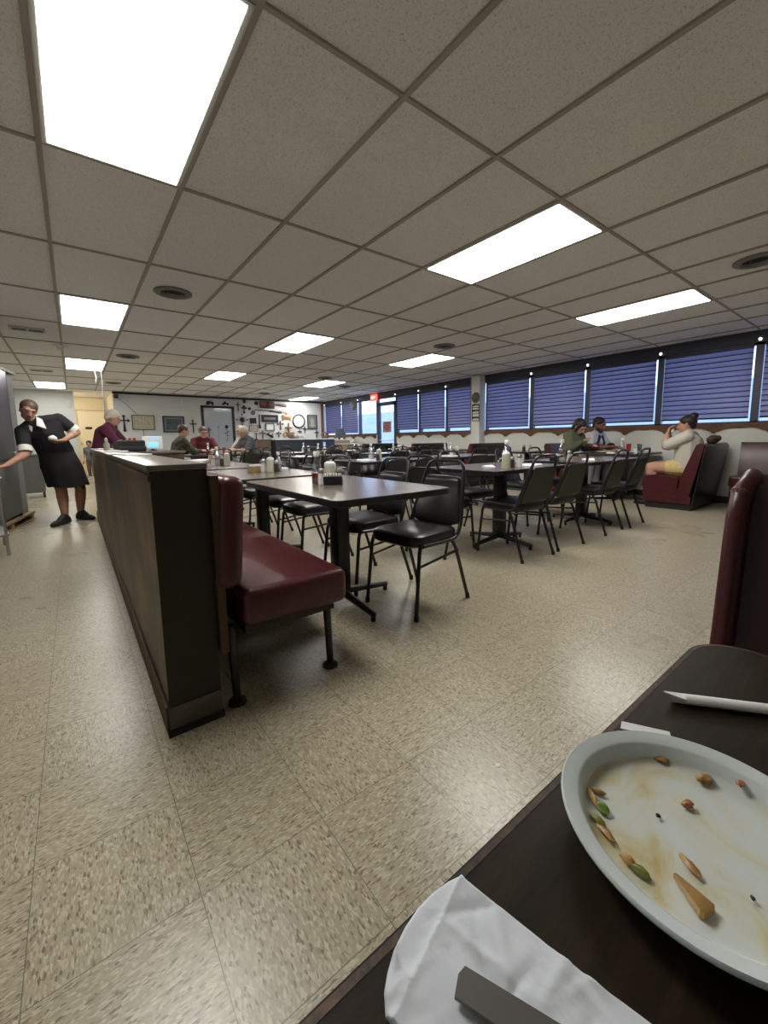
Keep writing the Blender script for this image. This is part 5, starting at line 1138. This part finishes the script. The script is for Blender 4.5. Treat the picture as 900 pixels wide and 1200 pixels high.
    if K.get('trousers'):
        c = B(); tl = K.get('trlen', 1.)
        c.hull([(pel, (.165*sc*wd, .125*sc*wd, .10*sc)), (V(J['hpL']), .092*sc*wd), (V(J['hpR']), .092*sc*wd)])
        for s in 'LR':
            hip, kn, an = V(J['hp'+s]), V(J['kn'+s]), V(J['an'+s])
            if tl < .6: limb(c, [hip, hip.lerp(kn, tl*1.6)], [.095*sc*wd, .080*sc*wd])
            else: limb(c, [hip, kn, an+V((0, 0, .03))], [.095*sc*wd, .072*sc*wd, .054*sc*wd])
        solid(c, 'trousers', M[K['trousers']], root, vox, 5)
    if K.get('shoes'):
        for s in 'LR':
            an, to = V(J['an'+s]), V(J['to'+s]); d = V((to.x-an.x, to.y-an.y, 0)).normalized(); g = V((an.x, an.y, 0)); c = B()
            c.hull([(g-d*.045*sc+V((0, 0, .032*sc)), .032*sc), (g+d*.06*sc+V((0, 0, .034*sc)), .045*sc), (g+d*.15*sc+V((0, 0, .030*sc)), .040*sc), (g+d*.20*sc+V((0, 0, .024*sc)), .026*sc)]); c.hull([(g-d*.03*sc+V((0, 0, .05*sc)), .040*sc), (g+d*.09*sc+V((0, 0, .055*sc)), .036*sc), (an+V((0, 0, -.005)), .045*sc), (an+d*.02+V((0, 0, .012)), .043*sc)])
            for v in c.bm.verts: v.co.z = max(v.co.z, .002)
            so = c.obj('shoe', M[K['shoes']], root, True, 180)
    return root, hp, H
def seated(lean=.10, hd=(0, .14, 1.21), hr=(-.25, 0, 0), k=1., **kw):
    J = dict(pel=(0, .0, .55), wai=(0, lean*.25, .70), che=(0, lean*.65, .92), nek=(0, lean, 1.07), shL=(-.175, lean*.9, 1.01), shR=(.175, lean*.9, 1.01), elL=(-.25, lean+.12, .80), elR=(.25, lean+.12, .80), wrL=(-.12, lean+.30, .815), wrR=(.12, lean+.30, .815),
             hpL=(-.09, .02, .535), hpR=(.09, .02, .535), knL=(-.12, .43, .53), knR=(.12, .43, .53), anL=(-.12, .40, .09), anR=(.12, .40, .09), toL=(-.14, .56, .03), toR=(.14, .56, .03), hd=hd, hr=hr)
    J.update(kw)
    for q in J:
        if q[:2] not in ('hr', 'ha') and J[q][2] > .5: J[q] = (J[q][0], J[q][1], (.56+(J[q][2]-.56)*k if J[q][2] > .56 else J[q][2])+.022)
    return J

def waitress():
    L = V((-.10, 6.60, 0)); W = lambda x, y, z: V((L.x-x, L.y-y, z))   # world point to the figure's frame (turned half round)
    J = dict(pel=W(-.145, 6.62, .80), wai=W(-.19, 6.56, .97), che=W(-.255, 6.48, 1.14), nek=W(-.345, 6.42, 1.275), shL=W(-.115, 6.47, 1.315), shR=W(-.455, 6.42, 1.165),
             elL=W(.05, 6.50, 1.155), elR=W(-.445, 6.30, .90), wrL=W(-.085, 6.33, 1.055), wrR=W(-.60, 6.08, .785),
             hpL=W(-.055, 6.66, .76), hpR=W(-.225, 6.62, .76), knL=W(.03, 6.72, .43), knR=W(-.165, 6.60, .43), anL=W(.005, 6.80, .085), anR=W(-.155, 6.555, .085), toL=W(.14, 6.64, .03), toR=W(-.275, 6.41, .03),
             hd=W(-.375, 6.36, 1.405), hr=(-.40, -.20, .30), haL=((.9, .35, -.15), (.2, -.3, 1), .95), haR=((.5, .4, -.1), (0, 0, -1), .3))
    root, hp, H = person('waitress in a black dress with white collar and cuffs, bending toward the cooler', tuple(L), PI, J, dict(skin='skin2', hair='hairg', hairlen='backbun', shirt='blackcloth', sleeve=.72, shoes='shoe', vox=.008, wide=1.14, belly=1.22))
    s = B(); rings = []; c0, c1 = W(-.183, 6.575, .99), W(-.085, 6.63, .475)
    for k in range(9):
        f = k/8; c = c0.lerp(c1, f); rx = .168+.040*min(1, f*2.0)+.005*f; ry = .138+.05*min(1, f*2)+.01*f
        rings.append([c+V(((rx+.007*f*math.sin(a*7))*math.cos(a), (ry+.007*f*math.sin(a*7))*math.sin(a), .012*math.sin(3*a)*f)) for a in [2*PI*q/48 for q in range(48)]])
    s.rings(rings+[[p.lerp(c1, .06)+V((0, 0, .004)) for p in rings[-1]]], True); s.obj('skirt', M['blackcloth'], root, True, 80)
    w = M['whitecloth']
    for sd in 'LR':
        a, e = V(J['sh'+sd]), V(J['el'+sd]); b = B(); p0, p1 = a.lerp(e, .66), a.lerp(e, .90); b.tube([p0, p1], [.069, .070], 18); b.obj('cuff', w, root)
    n = V(J['nek'])
    T = (V(J['nek'])-V(J['che'])).normalized(); U = T.cross(V((1, 0, 0))).normalized()*-1; S = U.cross(T)
    if U.y < 0: U = -U
    P = lambda x, y, z: n+S*x+U*(y*(1.18 if x > 0 else 1.)+(.012 if x > 0 else 0))+T*z
    for s_ in (1, -1):
        b = B(); b.hull([(P(s_*.055, -.055, .035), .007), (P(s_*.080, -.02, .010), .008), (P(s_*.088, .045, -.015), .008), (P(s_*.062, .045, .03), .007)]); b.hull([(P(s_*.088, .045, -.015), .008), (P(s_*.062, .045, .03), .007), (P(s_*.030, .093, -.012), .007), (P(s_*.078, .105, -.075), .008)]); b.obj('collar', w, root)
    b = B(); b.tube([W(-.27, 6.45, .965), W(-.22, 6.43, .95)], .008, 8); b.obj('belt_clip', M['steel'], root)
    c = B(); q = W(-.185, 6.285, 1.075); c.hull([(W(-.165, 6.275, 1.075), .028), (W(-.205, 6.27, 1.085), .022), (W(-.18, 6.29, 1.10), .02)]); 
    o = solid(c, 'cleaning_cloth', w, None, .006, 2); o.matrix_world = Matrix.Translation(L) @ Matrix.Rotation(PI, 4, 'Z'); tag(o, 'white cloth bunched in the waitress’s hand', 'cloth')
waitress()
def diners():
    # clerk behind the register, turned to the right
    J = dict(pel=(0, 0, .86), wai=(0, .03, 1.0), che=(0, .08, 1.16), nek=(0, .15, 1.29), shL=(-.17, .13, 1.22), shR=(.17, .13, 1.22), elL=(-.22, .26, 1.03), elR=(.22, .28, 1.03), wrL=(-.14, .46, 1.0), wrR=(.16, .48, 1.0), hpL=(-.09, 0, .83), hpR=(.09, 0, .83), knL=(-.1, .02, .47), knR=(.1, .02, .47), anL=(-.1, -.02, .09), anR=(.1, -.02, .09), toL=(-.12, .14, .03), toR=(.12, .14, .03), hd=(0, .21, 1.40), hr=(-.35, 0, 0))
    person('white-haired person in a maroon shirt leaning over behind the cash register', (.335, 7.78, 0), R(-110), J, dict(skin='skin', hair='hairw', hairlen='puffy', shirt='maroon', sleeve=.9, trousers='blackcloth', shoes='shoe', wide=1.12, vox=.011))
    # child in the corridor
    k = .62; J = {a: tuple(x*k for x in b) for a, b in dict(pel=(0, 0, .90), wai=(0, .01, 1.05), che=(0, .02, 1.24), nek=(0, .02, 1.42), shL=(-.17, .02, 1.37), shR=(.17, .02, 1.37), elL=(-.22, -.02, 1.1), elR=(.22, -.02, 1.1), wrL=(-.24, .08, .86), wrR=(.24, .08, .86), hpL=(-.09, 0, .86), hpR=(.09, 0, .86), knL=(-.1, .08, .47), knR=(.1, -.04, .47), anL=(-.1, .1, .09), anR=(.1, -.1, .1), toL=(-.11, .27, .03), toR=(.11, .06, .03), hd=(0, .04, 1.60)).items()}; J['hr'] = (-.1, 0, .2)
    person('small child in a grey shirt and brown trousers walking out of the beige corridor', (.36, 14.1, 0), R(165), J, dict(skin='skin2', hair='hairb', shirt='greycloth', sleeve=.6, trousers='brown', shoes='whiteshoe', sc=.66, hs=1.2, vox=.010))
    # four at the far table
    person('man in a camouflage jacket eating in profile at the far table', (1.50, 8.62, 0), R(-86), seated(.16, (0, .20, 1.20), (-.35, 0, 0)), dict(skin='skin', hair='hairg', shirt='camo', sleeve=2, trousers='jean', shoes='shoe', wide=1.12, vox=.011))
    person('man in a wine-red shirt with glasses facing us at the far table', (2.20, 9.44, 0), R(180), seated(.14, (0, .19, 1.19), (-.35, 0, .15)), dict(skin='skin', hair='hairg', shirt='maroon2', sleeve=.8, trousers='jean', shoes='shoe', wide=1.15, glasses=1, vox=.011))
    person('white-haired person in a grey shirt with elbows on the far table', (3.00, 8.52, 0), R(98), seated(.16, (0, .22, 1.17), (-.4, 0, .1)), dict(skin='skin', hair='hairw', hairlen='puffy', shirt='greycloth', sleeve=.8, trousers='jean', shoes='shoe', wide=1.12, vox=.011))
    person('grey-haired diner in a pale shirt, partly behind the white-haired person', (3.08, 9.10, 0), R(96), seated(.12, (0, .16, 1.22), (-.25, 0, 0)), dict(skin='skin', hair='hairgrey', shirt='cream', sleeve=.8, trousers='jean', shoes='shoe', wide=1.1, vox=.011))
    # man bent behind the navy counter
    J = dict(pel=(0, 0, .88), wai=(0, .10, 1.0), che=(0, .26, 1.10), nek=(0, .42, 1.13), shL=(-.17, .36, 1.10), shR=(.17, .36, 1.10), elL=(-.22, .46, .88), elR=(.22, .46, .88), wrL=(-.1, .6, .8), wrR=(.1, .6, .8), hpL=(-.09, -.02, .84), hpR=(.09, -.02, .84), knL=(-.1, 0, .46), knR=(.1, 0, .46), anL=(-.1, -.06, .09), anR=(.1, -.06, .09), toL=(-.12, .1, .03), toR=(.12, .1, .03), hd=(0, .55, 1.17), hr=(-.9, 0, 0))
    person('balding man in a white shirt bent over behind the navy counter', (6.05, 12.15, 0), R(86), J, dict(skin='skin', hairlen='bald', hair='hairgrey', shirt='whitecloth', sleeve=.8, trousers='jean', shoes='shoe', wide=1.1, vox=.011))
    # window booth
    person('person in an olive sweater looking down in the window booth', (6.62, 3.60, .0), R(178), seated(.12, (0, .20, 1.15), (-.65, 0, -.15), wrL=(-.10, .36, .84), wrR=(.06, .30, .92), elL=(-.26, .16, .80), elR=(.27, .18, .80)), dict(skin='skin', hair='hairb', hairlen='bob', shirt='olive', sleeve=2, trousers='jean', shoes='whiteshoe', wide=1.25, hs=1.08, vox=.009))
    r, hp, H = person('bearded man in a white and navy jersey beside the olive sweater', (7.22, 3.55, .0), R(176), seated(.14, (0, .19, 1.22), (-.30, 0, -.1), .95, elL=(-.28, .20, .82), elR=(.28, .20, .82), wrR=(.16, .46, .83)), dict(skin='skin3', hair='hairb', shirt='jersey', sleeve=.85, trousers='jean', shoes='shoe', wide=1.32, hs=1.08, belly=1.2, beard=1, vox=.009))
    b = B(); b.box((-.075, .232, .95), (.045, .02, .17), (.10, .45, .18)); b.box((.075, .232, .95), (.045, .02, .17), (.10, -.45, -.18)); b.box((0, .25, .84), (.09, .02, .07), (0, 0, 0)); b.obj('jersey_print', M['jerseynavy'], r, False, label='navy blocks on the front of the jersey')
    for e, w in (((-.28, .20, .82), (-.12, .44, .83)), ((.28, .20, .82), (.16, .46, .83))):
        e, w = V(e)+V((0, 0, .015)), V(w)+V((0, 0, .015)); b = B(); b.tube([e, e.lerp(w, .5)], [.066, .056], 16); b.obj('sleeve_end', M['maroon2'], r, label='dark wine-coloured sleeve end')
    person('person in a cream tee, hair in a bun, hands at the mouth', (6.85, 1.93, .0), R(6), seated(.02, (0, .06, 1.20), (-.10, 0, .12), .90, che=(0, .01, .92), elL=(-.18, .25, .87), elR=(.19, .25, .87), wrL=(-.05, .27, 1.06), wrR=(.045, .27, 1.06), haL=((.15, -.25, 1), (.3, -.9, -.2), 1.0), haR=((-.15, -.25, 1), (-.3, -.9, -.2), 1.0)), dict(skin='skin', hair='hairb', hairlen='bun', shirt='cream', sleeve=.85, trousers='plaid', trlen=.27, shoes='shoe', belly=1.15, wide=1.38, hs=1.08, vox=.009))
    b = B(); b.hull([((6.83, 2.15, 1.09), .022), ((6.85, 2.15, 1.11), .016), ((6.81, 2.145, 1.07), .016)]); tag(b.obj('paper_napkin', M['paper'], None), 'white napkin held at the mouth of the person in the cream tee', 'napkin')
diners()
